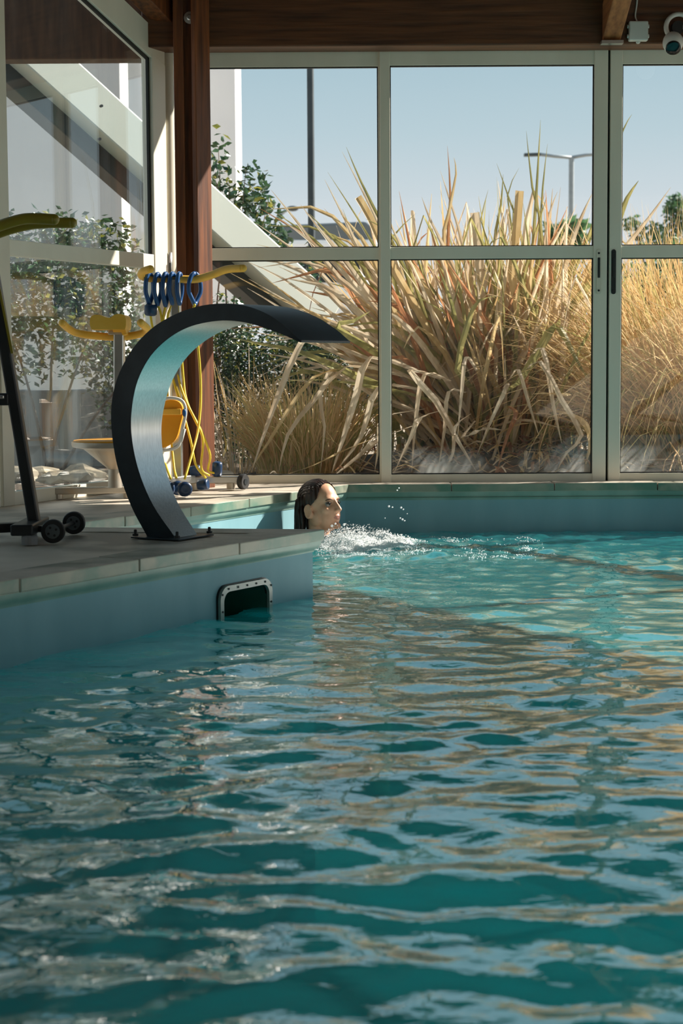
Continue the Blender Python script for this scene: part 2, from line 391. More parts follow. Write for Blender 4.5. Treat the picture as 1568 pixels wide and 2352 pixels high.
# ------------------------------------------------------------------ plan of the pool hall
DECK = 0.235
WY = 8.46                                    # glazing line of the far wall
K = [V((-0.059, 6.03)), V((-1.036, 6.17)), V((0.034, 8.29)), V((2.0, 8.29)), V((4.0, 4.83)), V((4.0, 1.0)), V((-3.02, 1.0))]
CA, CB = V((-0.80, WY)), V((2.35, WY))       # far wall corners
LD = V((-0.423, -0.906)).normalized()        # along the left wall, away from the corner
CG = CA + LD * 4.6
WALLS = [CA, CB, V((4.75, 4.30)), V((4.75, -3.0)), V((-5.0, -3.0)), V((-5.0, 1.5)), CG]
def offset_poly(poly, d):                    # d > 0 moves edges outwards (poly is clockwise seen from above)
    n = len(poly); out = []
    for i in range(n):
        a, b, c = poly[i - 1], poly[i], poly[(i + 1) % n]
        e1, e2 = (b - a).normalized(), (c - b).normalized()
        n1, n2 = V((-e1.y, e1.x)), V((-e2.y, e2.x))
        bis = (n1 + n2); bis = bis / max(bis.dot(n1), 1e-4)
        out.append(b + bis * d)
    return out
def area(p): return sum(p[i].x * p[(i + 1) % len(p)].y - p[(i + 1) % len(p)].x * p[i].y for i in range(len(p))) / 2
SGN = 1.0 if area(K) < 0 else -1.0
def out_poly(d): return offset_poly(K, d * SGN)
V3 = lambda p, z: Vector((p.x, p.y, z))

# deck
CO = out_poly(0.155)
deck_mb = MB()
bm_ = bmesh.new()
for loop in (WALLS, CO):
    vv = [bm_.verts.new(V3(p, DECK - 0.004)) for p in loop]
    for i in range(len(vv)): bm_.edges.new((vv[i], vv[(i + 1) % len(vv)]))
bmesh.ops.triangle_fill(bm_, use_beauty=True, use_dissolve=False, edges=bm_.edges[:], normal=(0, 0, 1))
bm_.verts.index_update()
deck_mb.add([v.co.copy() for v in bm_.verts], [tuple(v.index for v in f.verts) for f in bm_.faces])
bm_.free()
floor = deck_mb.build('floor', M['deck']); tag(floor, kind='structure')

# coping stones: each stone a piece; long edges only as far as a stone can be told apart
coping = empty('trim_1', V3(K[0], 0)); tag(coping, kind='structure')
def coping_edge(i, n_st, first=0.0):
    a, b, oa, ob = K[i], K[(i + 1) % 7], CO[i], CO[(i + 1) % 7]
    L = (b - a).length; e = (b - a) / L
    cuts = [0.0]; x = first if first else L / n_st
    while x < L - 0.2: cuts.append(x); x += 0.515 if first else L / n_st
    cuts.append(L)
    for k in range(len(cuts) - 1):
        t0, t1 = cuts[k], cuts[k + 1]
        g = 0.0022
        i0, i1 = a + e * (t0 + (g if k else 0)), a + e * (t1 - (g if k < len(cuts) - 2 else 0))
        nrm = V((-e.y, e.x)) * SGN
        o0 = oa if k == 0 else i0 + nrm * 0.155
        o1 = ob if k == len(cuts) - 2 else i1 + nrm * 0.155
        dz = random.uniform(-0.0012, 0.0012)
        m = MB().prism([V3(i0, DECK - 0.038 + dz), V3(i1, DECK - 0.038 + dz), V3(o1, DECK - 0.038 + dz), V3(o0, DECK - 0.038 + dz)], (0, 0, 0.038))
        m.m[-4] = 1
        m.build('coping_stone', [M['stone'], M['bounce_green']], coping, bevel=0.0035)
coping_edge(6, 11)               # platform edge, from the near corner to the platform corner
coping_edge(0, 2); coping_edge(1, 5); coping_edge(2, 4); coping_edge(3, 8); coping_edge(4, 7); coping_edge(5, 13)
# mortar ledge with a cove below the stones
prof = [(0.008, DECK - 0.036), (0.008, DECK - 0.052), (0.013, DECK - 0.062), (0.022, DECK - 0.070), (0.024, DECK - 0.078), (0.05, DECK - 0.078), (0.05, DECK - 0.036)]
rings = [out_poly(d) for d, z in prof]
for i in range(7):
    j = (i + 1) % 7; m = MB()
    vs = [V3(rings[k][i], prof[k][1]) for k in range(len(prof))] + [V3(rings[k][j], prof[k][1]) for k in range(len(prof))]
    n = len(prof)
    m.add(vs, [(k, k + 1, k + 1 + n, k + n) for k in range(n - 1)])
    m.build('ledge', M['ledge'], coping, smooth=True, angle=50)

# pool walls and pool floor
PW = out_poly(0.026)
POOL_D = -1.15
SK_N = (K[6] - K[0]).normalized()            # along the platform edge towards the camera
sk_n3 = V((K[6] - K[0]).normalized().to_3d()); wall_n = V((-SK_N.y, SK_N.x, 0)) * SGN
wall_n = wall_n if wall_n.dot(V((1, -1, 0))) > 0 else -wall_n   # towards the pool
wp = V3(PW[0], 0)
sk_tl, sk_tr, sk_bl = on_plane(497, 1352, wp, wall_n), on_plane(616, 1322, wp, wall_n), on_plane(492, 1430, wp, wall_n)
s_of = lambda p: (p - wp).dot(V((SK_N.x, SK_N.y, 0)))
SK0, SK1 = s_of(sk_tr), s_of(sk_tl)          # distance from the corner: right side, left side
SKT = (sk_tl.z + sk_tr.z) / 2 ; SKB = SKT - 0.20
FR = 0.019
names = {0: 'wall_pool_alcove', 1: 'wall_pool_left', 2: 'wall_pool_far', 3: 'wall_pool_right', 4: 'wall_pool_side', 5: 'wall_pool_near', 6: 'wall_pool_platform'}
def wall_pt(s, z, d=0.0): p = wp + V((SK_N.x, SK_N.y, 0)) * s + wall_n * d; return V((p.x, p.y, z))
for i in range(7):
    a, b = PW[i], PW[(i + 1) % 7]; m = MB(); zt = DECK - 0.06
    if i == 6:
        L = (PW[6] - PW[0]).length
        h0, h1, ht, hb = SK0 + FR * 0.8, SK1 - FR * 0.8, SKT - FR * 0.8, SKB + FR * 0.8
        for (s0, s1, z0, z1) in ((0, h0, POOL_D, zt), (h1, L, POOL_D, zt), (h0, h1, ht, zt), (h0, h1, POOL_D, hb)):
            m.add([wall_pt(s0, z0), wall_pt(s1, z0), wall_pt(s1, z1), wall_pt(s0, z1)], [(0, 1, 2, 3)])
    else:
        m.add([V3(a, POOL_D), V3(b, POOL_D), V3(b, zt), V3(a, zt)], [(0, 1, 2, 3)])
    tag(m.build(names[i], M['liner']), kind='structure')
m = MB(); pl = [V3(p, POOL_D) for p in out_poly(0.03)]
m.add(pl, [tuple(t) for t in tessellate_polygon([pl])])
tag(m.build('floor_pool', M['floor']), kind='structure')

# ------------------------------------------------------------------ water surface
def in_poly(X, Y, poly):
    r = np.zeros(X.shape, bool); n = len(poly)
    for i in range(n):
        x0, y0, x1, y1 = poly[i].x, poly[i].y, poly[(i + 1) % n].x, poly[(i + 1) % n].y
        c = ((y0 > Y) != (y1 > Y)); 
        with np.errstate(divide='ignore', invalid='ignore'):
            r ^= c & (X < (x1 - x0) * (Y - y0) / (y1 - y0 + 1e-12) + x0)
    return r
JET = (0.16, 7.62)
def wave_fields(seed, n, lmin, lmax, spread, main):
    g = np.random.default_rng(seed); out = []
    for k in range(n):
        lam = math.exp(g.uniform(math.log(lmin), math.log(lmax)))
        th = main + g.normal(0, spread)
        out.append((2 * math.pi / lam * math.cos(th), 2 * math.pi / lam * math.sin(th), g.uniform(0, 6.28), lam))
    return out
WAVES = wave_fields(3, 34, 0.075, 0.36, 0.42, math.radians(-84)) + wave_fields(5, 10, 0.10, 0.26, 3.0, 0)
WAVES_J = wave_fields(9, 26, 0.05, 0.16, 3.0, 0)
def water_z(X, Y):
    # gentle domain warp keeps crests from lining up
    WX = X + 0.07 * np.sin(2.1 * Y + 1.3 * X + 0.4) + 0.04 * np.sin(5.3 * X - 3.7 * Y)
    WYY = Y + 0.07 * np.sin(1.9 * X - 1.1 * Y) + 0.04 * np.sin(4.7 * Y + 3.1 * X + 1)
    Z = np.zeros_like(X)
    for kx, ky, ph, lam in WAVES:
        Z += 0.0029 * lam  * np.sin(kx * WX + ky * WYY + ph)
    d = np.hypot(X - JET[0] - 0.35, (Y - JET[1]) * 1.0)
    a = 0.15 + 0.9 * np.exp(-(d / 1.0) ** 2)
    for kx, ky, ph, lam in WAVES_J:
        Z += 0.0085 * lam * a * np.sin(kx * WX + ky * WYY + ph)
    Z += 0.028 * np.exp(-(((X - 0.12) / 0.30) ** 2 + ((Y - 7.66) / 0.30) ** 2))
    Z += 0.012 * np.exp(-(((X - 0.45) / 0.5) ** 2 + ((Y - 7.25) / 0.10) ** 2))
    # against the platform wall the water lifts in a few slow laps
    return Z
STEP = 0.0125
xs = np.arange(-3.1, 4.1, STEP); ys = np.arange(0.95, 8.36, STEP)
GX, GY = np.meshgrid(xs, ys)
inside = in_poly(GX, GY, out_poly(0.05))
GZ = water_z(GX, GY)
cell = inside[:-1, :-1] & inside[1:, :-1] & inside[:-1, 1:] & inside[1:, 1:]
idx = np.arange(GX.size).reshape(GX.shape)
q = np.stack([idx[:-1, :-1][cell], idx[:-1, 1:][cell], idx[1:, 1:][cell], idx[1:, :-1][cell]], 1)
used = np.unique(q); remap = -np.ones(GX.size, int); remap[used] = np.arange(used.size)
co = np.stack([GX.ravel()[used], GY.ravel()[used], GZ.ravel()[used]], 1)
q = remap[q]
me = bpy.data.meshes.new('pool_water')
me.vertices.add(len(co)); me.vertices.foreach_set('co', co.ravel())
me.loops.add(q.size); me.loops.foreach_set('vertex_index', q.ravel())
me.polygons.add(len(q)); me.polygons.foreach_set('loop_start', np.arange(0, q.size, 4)); me.polygons.foreach_set('loop_total', np.full(len(q), 4))
me.polygons.foreach_set('use_smooth', np.ones(len(q), bool))
me.update(); me.validate(); me.materials.append(M['water'])
water = bpy.data.objects.new('pool_water', me); COL.objects.link(water)
tag(water, 'rippling turquoise pool water reflecting the windows', 'water', kind='stuff')

# ------------------------------------------------------------------ building: beams, column, roof
BB, BT = at(900, 112, 8.30).z, 2.70
ROOF0, RS = BT, 0.385                           # roof underside at the far wall and its pitch
RIDGE = 2.6
def roof_z(y): return ROOF0 + RS * (8.30 - y) if y > RIDGE else ROOF0 + RS * (8.30 - RIDGE) - RS * (RIDGE - y)
beam_x0 = at(325, 60, 8.22).x
header = MB().box(((beam_x0 + 2.6) / 2, 8.30, (BB + BT) / 2), (2.6 - beam_x0, 0.16, BT - BB))
tag(header.build('trim_2', M['woodx'], bevel=0.006), kind='structure')
MB().box((-2.5, 8.64, (BB + BT) / 2 + 0.01), (3.1, 0.14, BT - BB)).build('trim_7', M['ceiling'], bevel=0.006)['kind'] = 'structure'   # eaves beam running on outside
# roof boards (two slopes, with thickness)
m = MB()
def clip_y(poly, y, keep_above):
    out = []
    for i, p in enumerate(poly):
        q_ = poly[(i + 1) % len(poly)]; ip, iq = (p.y >= y) == keep_above, (q_.y >= y) == keep_above
        if ip: out.append(p)
        if ip != iq: out.append(p + (q_ - p) * ((y - p.y) / (q_.y - p.y)))
    return out
eaves = offset_poly(WALLS, 0.28 if area(WALLS) < 0 else -0.28)
for above in (True, False):
    m.prism([V3(p, roof_z(p.y) + 0.02) for p in clip_y(eaves, RIDGE, above)], (0, 0, 0.12))
tag(m.build('ceiling', M['ceiling']), kind='structure')
# rafters: the one in view meets the header right of the sliding doors
rx = at(1405, 60, 8.2).x
def rafter(x, yt, w=0.085, h=0.17, name='roof_rafter'):
    a = V((x, 8.215, BB + 0.015)); ln = RS
    poly = [a, a + V((0, 0, h)), V((x, RIDGE, BB + 0.015 + h + ln * (8.215 - RIDGE))), V((x, RIDGE, BB + 0.015 + ln * (8.215 - RIDGE)))]
    poly = [p - V((w / 2, 0, 0)) for p in poly]
    return MB().prism(poly, (w, 0, 0))
r = rafter(rx, 0).build('roof_rafter', M['woody'], bevel=0.005)
tag(r, 'timber roof rafter meeting the header beam beside the white junction box', 'rafter')
plate = MB().box((rx, 8.20, BB + 0.004), (0.10, 0.05, 0.014)); plate.build('steel_shoe', M['tube'], r)
# gable rafter along the left wall
gl0 = V((CA.x, CA.y)) ; gn = V((0.906, -0.423))   # inward normal of the left wall
def left_pt(t, z, d=0.0): p = CA + LD * t + gn * d; return V((p.x, p.y, z))
def gable_z(t): return 2.315 + (RS * 0.906) * t      # underside of gable rafter above left glazing
m = MB(); w = 0.10
m.prism([left_pt(0.02, gable_z(0.02), 0.03), left_pt(4.55, gable_z(4.55), 0.03), left_pt(4.55, gable_z(4.55) + 0.2, 0.03), left_pt(0.02, gable_z(0.02) + 0.2, 0.03)], gn.to_3d() * w)
tag(m.build('trim_3', M['wood'], bevel=0.005), kind='structure')

# timber column built of three boards, with a bolt
cc = at(440, 700, 8.20)
col = empty('timber_column', (cc.x, cc.y, DECK), 'dark stained timber column at the corner of the windows', 'column')
ca = V((0.895, -0.445, 0)).normalized(); cb = V((0.445, 0.895, 0)).normalized()   # column axes: face normal to the pool, along the left wall
topz = 2.72
# three laminations side by side, the middle one set back
x0, x1, x2, x3 = [at(p, 800, 8.20).x for p in (409, 432, 466, 490)]
def lam(xa, xb, yf, yb, skew=0.0):
    return MB().prism([V((xa, yf + skew, DECK - 0.004)), V((xb, yf, DECK - 0.004)), V((xb, yb, DECK - 0.004)), V((xa, yb, DECK - 0.004))], (0, 0, topz - DECK))
lam(x0, x1, 8.165, 8.235).build('post_board', M['wood'], col, bevel=0.004)
lam(x1 - 0.002, x2 - 0.028, 8.185, 8.225).build('post_core', M['wood'], col, bevel=0.003)
# outer board turned so that its broad face looks towards the pool
MB().prism([V((x2 - 0.034, 8.145, DECK - 0.004)), V((x2 - 0.012, 8.135, DECK - 0.004)), V((x3, 8.215, DECK - 0.004)), V((x3 - 0.02, 8.235, DECK - 0.004))], (0, 0, topz - DECK)).build('post_board', M['wood'], col, bevel=0.004)
bp = at(436, 41, 8.18)
bolt = MB().lathe([(0.028, 0.0), (0.028, 0.006), (0.014, 0.008), (0.014, 0.018), (0.010, 0.022)], bp + V((0, 0.0, 0)), (0, -1, 0), 20)
bolt.build('bolt', M['tube'], col, smooth=True, angle=40)

# ------------------------------------------------------------------ glazing
SILL0, SILL1 = DECK - 0.004, at(1100, 1089, WY - 0.03).z
TR0, TR1 = at(1100, 594, WY - 0.03).z, at(1100, 566, WY - 0.03).z
HD0, HD1 = at(1100, 149, WY - 0.03).z, BB + 0.05
FY0, FY1 = WY - 0.035, WY + 0.02
def fx(px): return at(px, 700, FY0).x
def sash(n, xl, xr, wl, wr, dy, glass, handle=None, htone='tube'):
    y0, y1 = FY0 + dy, FY1 + dy; yc, th = (y0 + y1) / 2, y1 - y0
    w = empty('window_%d' % n, ((xl + xr) / 2, yc, SILL0)); tag(w, kind='structure')
    MB().box((xl + wl / 2, yc, (SILL0 + HD1) / 2), (wl, th, HD1 - SILL0)).build('stile', M['alu'], w, bevel=0.003)
    MB().box((xr - wr / 2, yc, (SILL0 + HD1) / 2), (wr, th, HD1 - SILL0)).build('stile', M['alu'], w, bevel=0.003)
    for nm, z0, z1 in (('bottom_rail', SILL0, SILL1), ('transom', TR0, TR1), ('top_rail', HD0, HD1)):
        MB().box(((xl + wl + xr - wr) / 2, yc + 0.003, (z0 + z1) / 2), (xr - wr - xl - wl + 0.004, th - 0.008, z1 - z0)).build(nm, M['alu'], w, bevel=0.002)
    for z0, z1 in ((SILL1, TR0), (TR1, HD0)):
        p = MB().box(((xl + wl + xr - wr) / 2, yc + 0.006, (z0 + z1) / 2), (xr - wr - xl - wl + 0.01, 0.006, z1 - z0 + 0.01)).build('pane', M[glass] if z0 < 1 else M['glass'], w)
        g = MB(); t = 0.005; a, b = xl + wl, xr - wr
        for c, s in (((a + t / 2, (z0 + z1) / 2), (t, z1 - z0)), ((b - t / 2, (z0 + z1) / 2), (t, z1 - z0)), (((a + b) / 2, z0 + t / 2), (b - a, t)), (((a + b) / 2, z1 - t / 2), (b - a, t))):
            g.box((c[0], yc - 0.004, c[1]), (s[0], 0.02, s[1]))
        g.build('gasket', M['gasket'], w)
    if handle:
        hx, z0, z1 = handle
        hp = MB(); rr = 0.011
        prof2 = []
        for k in range(9): a = math.pi * k / 8; prof2.append(V((hx + rr * math.cos(a), y0 - 0.001, z1 - rr + rr * math.sin(a))))
        for k in range(9): a = math.pi + math.pi * k / 8; prof2.append(V((hx + rr * math.cos(a), y0 - 0.001, z0 + rr + rr * math.sin(a))))
        h = hp.prism(prof2, (0, -0.004, 0)).build('pull_handle', M[htone], w)
        MB().box((hx, y0 - 0.006, (z0 + z1) / 2 + 0.02), (0.012, 0.004, (z1 - z0) * 0.45)).build('finger_slot', M['gasket'], h, bevel=0.002)
        for zz in (z0 + 0.018, z1 - 0.018):
            MB().lathe([(0.005, 0), (0.005, 0.003), (0.003, 0.004)], (hx, y0 - 0.005, zz), (0, -1, 0), 10).build('screw', M['gasket'], h)
    return w
hz0, hz1 = at(1374, 676, FY0).z, at(1374, 573, FY0).z
sash(1, -0.78, fx(876), 0.06, 0.012, 0.02, 'glass')
sash(2, fx(874), fx(1393), fx(897) - fx(874), fx(1393) - fx(1362), 0.0, 'glass_haze', (fx(1374), hz0, hz1), 'cream')
sash(3, fx(1398.5), 2.32, fx(1426) - fx(1398.5), 0.06, 0.0, 'glass_haze', (fx(1408), hz0, hz1), 'gasket')
MB().box((fx(1396), WY + 0.015, (SILL0 + HD1) / 2), (0.02, 0.03, HD1 - SILL0)).build('trim_4', M['gasket'])['kind'] = 'structure'

# left wall: window with sloping head, transom and streaked glass
t_of = lambda px: (lambda p: (p - V3(CA, 0)).dot(LD.to_3d()))(on_plane(px, 700, V3(CA, 0), gn.to_3d()))
tR, tR2, tL = t_of(345), t_of(370), t_of(12)
def z_on_left(px, py): return on_plane(px, py, V3(CA, 0), gn.to_3d()).z
LT0, LT1 = z_on_left(200, 604), z_on_left(200, 570)
g_a = on_plane(335, 132, V3(CA, 0), gn.to_3d()); g_b = on_plane(192, 0, V3(CA, 0), gn.to_3d())
ta, tb = (g_a - V3(CA, 0)).dot(LD.to_3d()), (g_b - V3(CA, 0)).dot(LD.to_3d())
gs = (g_b.z - g_a.z) / (tb - ta)
def head_z(t): return g_a.z + gs * (t - ta)              # underside of the sloping head
def lprism(mb, tz, d0, d1): return mb.prism([left_pt(t, z, d0) for t, z in tz], gn.to_3d() * (d1 - d0))
GT = 0.145
def left_window(n, t0, t1, w0, w1, glass):
    w = empty('window_%d' % n, left_pt((t0 + t1) / 2, SILL0)); tag(w, kind='structure')
    zb = SILL0 + 0.055
    lprism(MB(), [(t0, SILL0), (t0 + w0, SILL0), (t0 + w0, head_z(t0 + w0) + 0.02), (t0, head_z(t0) + 0.02)], -0.03, 0.03).build('stile', M['alu'], w, bevel=0.003)
    lprism(MB(), [(t1 - w1, SILL0), (t1, SILL0), (t1, head_z(t1) + 0.02), (t1 - w1, head_z(t1 - w1) + 0.02)], -0.03, 0.03).build('stile', M['cream'], w, bevel=0.003)
    a, b = t0 + w0, t1 - w1
    lprism(MB(), [(a, SILL0), (b, SILL0), (b, zb), (a, zb)], -0.026, 0.024).build('bottom_rail', M['alu'], w, bevel=0.002)
    lprism(MB(), [(a, LT0), (b, LT0), (b, LT1), (a, LT1)], -0.026, 0.026).build('transom', M['alu'], w, bevel=0.002)
    lprism(MB(), [(t0, head_z(t0)), (t1, head_z(t1)), (t1, head_z(t1) + GT), (t0, head_z(t0) + GT)], -0.03, 0.028).build('sloping_head', M['alu'], w, bevel=0.003)
    lprism(MB(), [(a - 0.003, zb - 0.003), (b + 0.003, zb - 0.003), (b + 0.003, LT0 + 0.003), (a - 0.003, LT0 + 0.003)], -0.004, 0.002).build('pane', M[glass], w)
    lprism(MB(), [(a - 0.003, LT1 - 0.003), (b + 0.003, LT1 - 0.003), (b + 0.003, head_z(b) + 0.003), (a - 0.003, head_z(a) + 0.003)], -0.004, 0.002).build('pane', M['glass_side'], w)
    g = MB()
    lprism(g, [(a, LT1), (a + 0.014, LT1), (a + 0.014, head_z(a + 0.014)), (a, head_z(a))], 0.002, 0.014)
    lprism(g, [(a, head_z(a) - 0.014), (b, head_z(b) - 0.014), (b, head_z(b)), (a, head_z(a))], 0.002, 0.014)
    g.build('gasket', M['gasket'], w)
left_window(4, tR2 - 0.02, tL + 0.08, tR - tR2 + 0.02, 0.08, 'glass_left')
left_window(5, tL + 0.10, tL + 1.75, 0.06, 0.06, 'glass_left')
left_window(6, tL + 1.77, 4.6, 0.06, 0.06, 'glass_left')
# rounded cream corner post between both walls
cpx = [at(p, 700, 8.40) for p in (374, 406)]
cpc = (cpx[0] + cpx[1]) / 2
m = MB(); hw = (cpx[1].x - cpx[0].x) / 2
m.tube([V((cpc.x, 8.40, SILL0)), V((cpc.x, 8.40, at(390, 116, 8.40).z + 0.06))], hw, 20)
post = m.build('trim_5', M['cream'], smooth=True, angle=50); tag(post, kind='structure')
hk = empty('door_pull', at(390, 615, 8.36), 'grey recessed door pull on the cream corner post', 'handle')
a, b = at(391, 640, 8.36), at(391, 580, 8.36)
MB().tube([a, (a + b) / 2, b], [0.011, 0.012, 0.011], 12, flat=0.5).build('pull_plate', M['tube'], hk, smooth=True)
MB().box((a + b) / 2 - V((0, 0.012, 0.012)), (0.008, 0.004, 0.05)).build('finger_slot', M['gasket'], hk, bevel=0.002)

# remaining walls of the hall: simple glazed bays
def glazed_bay(name_n, p0, p1, zt0, zt1, sun_block=False, solid=False):
    if solid:
        e = (p1 - p0).to_3d().normalized(); nn = V((-e.y, e.x, 0))
        q = [V3(p0, SILL0), V3(p1, SILL0), V3(p1, zt1), V3(p0, zt0)]
        tag(MB().prism(q, nn * 0.08).build('wall_rear_%d' % name_n, M['plaster']), kind='structure'); return
    w = empty('window_%d' % name_n, V3((p0 + p1) / 2, SILL0)); tag(w, kind='structure')
    e = (p1 - p0).to_3d().normalized(); nn = V((-e.y, e.x, 0))
    L = (p1 - p0).length; nb = max(1, round(L / 1.5))
    P = lambda s, z, d=0: V((p0.x, p0.y, 0)) + e * s + V((0, 0, z)) + nn * d
    top = lambda s: zt0 + (zt1 - zt0) * s / L
    for k in range(nb + 1):
        s = L * k / nb; MB().prism([P(s - 0.03, SILL0, -0.03), P(s + 0.03, SILL0, -0.03), P(s + 0.03, top(s), -0.03), P(s - 0.03, top(s), -0.03)], nn * 0.06).build('stile', M['alu'], w)
    MB().prism([P(0, SILL0, -0.025), P(L, SILL0, -0.025), P(L, SILL0 + 0.06, -0.025), P(0, SILL0 + 0.06, -0.025)], nn * 0.05).build('bottom_rail', M['alu'], w)
    MB().prism([P(0, 1.27, -0.025), P(L, 1.27, -0.025), P(L, 1.33, -0.025), P(0, 1.33, -0.025)], nn * 0.05).build('transom', M['alu'], w)
    MB().prism([P(0, top(0) - 0.1, -0.03), P(L, top(L) - 0.1, -0.03), P(L, top(L) + 0.06, -0.03), P(0, top(0) + 0.06, -0.03)], nn * 0.06).build('top_rail', M['alu'], w)
    if sun_block:
        MB().prism([P(0, 2.15, -0.02), P(L, 2.15, -0.02), P(L, top(L), -0.02), P(0, top(0), -0.02)], nn * 0.04).build('sun_block_board', M['wood'], w)  # unseen opaque boards added above the panes to cut off the sun
        top = lambda s: 2.21
    for k in range(nb):
        s0, s1 = L * k / nb + 0.03, L * (k + 1) / nb - 0.03
        for za, zb_, zc in ((SILL0 + 0.06, 1.27, 1.27), (1.33, top(s0) - 0.1, top(s1) - 0.1)):
            MB().prism([P(s0, za, -0.003), P(s1, za, -0.003), P(s1, zc, -0.003), P(s0, zb_, -0.003)], nn * 0.006).build('pane', M['glass'], w)
for k, (a, b) in enumerate(((WALLS[1], WALLS[2]), (WALLS[2], V((4.75, RIDGE))), (V((4.75, RIDGE)), WALLS[3]), (WALLS[3], WALLS[4]), (WALLS[4], WALLS[5]), (WALLS[5], WALLS[6]))):
    glazed_bay(7 + k, a, b, roof_z(a.y) - 0.05, roof_z(b.y) - 0.05, True, k >= 3)

# ------------------------------------------------------------------ things fixed to the header beam
jb = at(1465, 72, 8.20)
box = empty('junction_box', V((jb.x, 8.22, jb.z)), 'white square junction box fixed to the dark header beam', 'junction box')
w_, h_ = at(1487, 72, 8.2).x - at(1443, 72, 8.2).x, at(1465, 50, 8.2).z - at(1465, 95, 8.2).z
MB().box((jb.x, 8.20, jb.z), (w_, 0.04, h_)).build('housing', M['white'], box, bevel=0.006)
for sx in (-1, 1):
    for sz in (-0.25, 0.25):
        MB().lathe([(0.009, -0.003), (0.009, 0.006)], (jb.x + sx * (w_ / 2), 8.20, jb.z + sz * h_), (sx, 0, 0), 10).build('knockout', M['white'], box)
MB().lathe([(0.010, 0), (0.010, 0.008), (0.005, 0.012)], (jb.x, 8.20, jb.z - h_ / 2), (0, 0, -1), 12).build('cable_gland', M['white'], box)
MB().tube(curve([(jb.x - 0.004, 8.205, jb.z + h_ / 2), (jb.x - 0.012, 8.212, jb.z + h_ / 2 + 0.03), (jb.x - 0.004, 8.215, jb.z + h_ / 2 + 0.09), (jb.x, 8.21, jb.z + 0.25)]), 0.004, 8).build('cable', M['white'], box, smooth=True)

sc = at(1545, 98, 8.10)
secam = empty('security_camera', V((sc.x, 8.22, sc.z)), 'white ball security camera hanging under a ring bracket', 'security camera')
ringc = at(1558, 62, 8.17)
m = MB(); m.tube([ringc + V((0.058 * math.cos(a), 0, 0.058 * math.sin(a))) for a in [2 * math.pi * k / 28 for k in range(29)]], 0.011, 10, cap=False)
m.build('ring_bracket', M['white'], secam, smooth=True)
MB().tube([ringc + V((0.02, 0.0, 0.0)), ringc + V((0.055, 0, 0))], 0.01, 10).build('bracket_bridge', M['white'], secam, smooth=True)
MB().tube([ringc + V((0, 0.005, 0)), ringc + V((0, 0.06, 0))], 0.03, 14).build('mount', M['blackmetal'], secam, smooth=True, angle=40)
MB().tube([ringc + V((-0.01, 0, -0.05)), sc + V((0, 0, 0.02))], 0.014, 12).build('neck', M['white'], secam, smooth=True)
ball = MB().ball(sc, (0.047, 0.047, 0.05), seg=24, ring=16).build('camera_ball', M['white'], secam, smooth=True)
MB().lathe([(0.034, -0.01), (0.035, 0.003), (0.030, 0.006)], sc + V((-0.004, -0.030, -0.030)), (-0.1, -0.7, -0.7), 24).build('lens', M['lens'], ball, smooth=True, angle=40)

# ------------------------------------------------------------------ skimmer opening in the platform wall
sk = empty('skimmer_opening', wall_pt((SK0 + SK1) / 2, SKB), 'bolted white frame of the dark skimmer opening at the waterline', 'skimmer')
def rrect(s0, s1, z0, z1, r, d, n=8):
    pts = []
    for cx, cz, a0 in ((s1 - r, z1 - r, 0), (s0 + r, z1 - r, 90), (s0 + r, z0 + r, 180), (s1 - r, z0 + r, 270)):
        for k in range(n + 1):
            a = math.radians(a0 + 90 * k / n); pts.append(wall_pt(cx + r * math.cos(a), cz + r * math.sin(a), d))
    return pts
def ringmesh(o0, i0, d0, d1, r):
    m = MB(); A = rrect(*o0, r, d1); B = rrect(*i0, r * 0.75, d1); A2 = rrect(*o0, r, d0); B2 = rrect(*i0, r * 0.75, d0); n = len(A)
    m.add(A + B + A2 + B2, [(k, (k + 1) % n, n + (k + 1) % n, n + k) for k in range(n)] + [(k, (k + 1) % n, 2 * n + (k + 1) % n, 2 * n + k) for k in range(n)]
          + [(n + k, n + (k + 1) % n, 3 * n + (k + 1) % n, 3 * n + k) for k in range(n)])
    return m
O = (SK0, SK1, SKB, SKT); I = (SK0 + FR, SK1 - FR, SKB + FR, SKT - FR)
ringmesh((O[0] - .003, O[1] + .003, O[2], O[3] + .003), I, -0.001, 0.006, 0.045).build('gasket', M['gasket'], sk, smooth=True, angle=40)
fr_ = ringmesh(O, I, 0.006, 0.016, 0.045).build('flange', M['flange'], sk, smooth=True, angle=40)
for k in range(5):
    s = SK0 + 0.045 + (SK1 - SK0 - 0.09) * k / 4
    MB().lathe([(0.0035, 0), (0.0035, 0.004)], wall_pt(s, SKT - FR / 2, 0.015), wall_n, 8).build('screw', M['rubber'], fr_)
for s, zz in ((SK0 + FR / 2, 0.075), (SK0 + FR / 2, 0.02), (SK1 - FR / 2, 0.075), (SK1 - FR / 2, 0.02)):
    MB().lathe([(0.0035, 0), (0.0035, 0.004)], wall_pt(s, zz, 0.015), wall_n, 8).build('screw', M['rubber'], fr_)
m = MB(); a_ = [wall_pt(s, z, 0.004) for s, z in ((I[0], I[2]), (I[1], I[2]), (I[1], I[3]), (I[0], I[3]))]; b_ = [p - wall_n * 0.35 for p in a_]
m.add(a_ + b_, [(0, 1, 5, 4), (1, 2, 6, 5), (2, 3, 7, 6), (3, 0, 4, 7), (4, 5, 6, 7)])
m.build('throat', mat('skimmer_throat', (0.02, 0.12, 0.09, 1), (0.05, 0.2, 0.16, 1), rough=0.5, scale=5), sk)

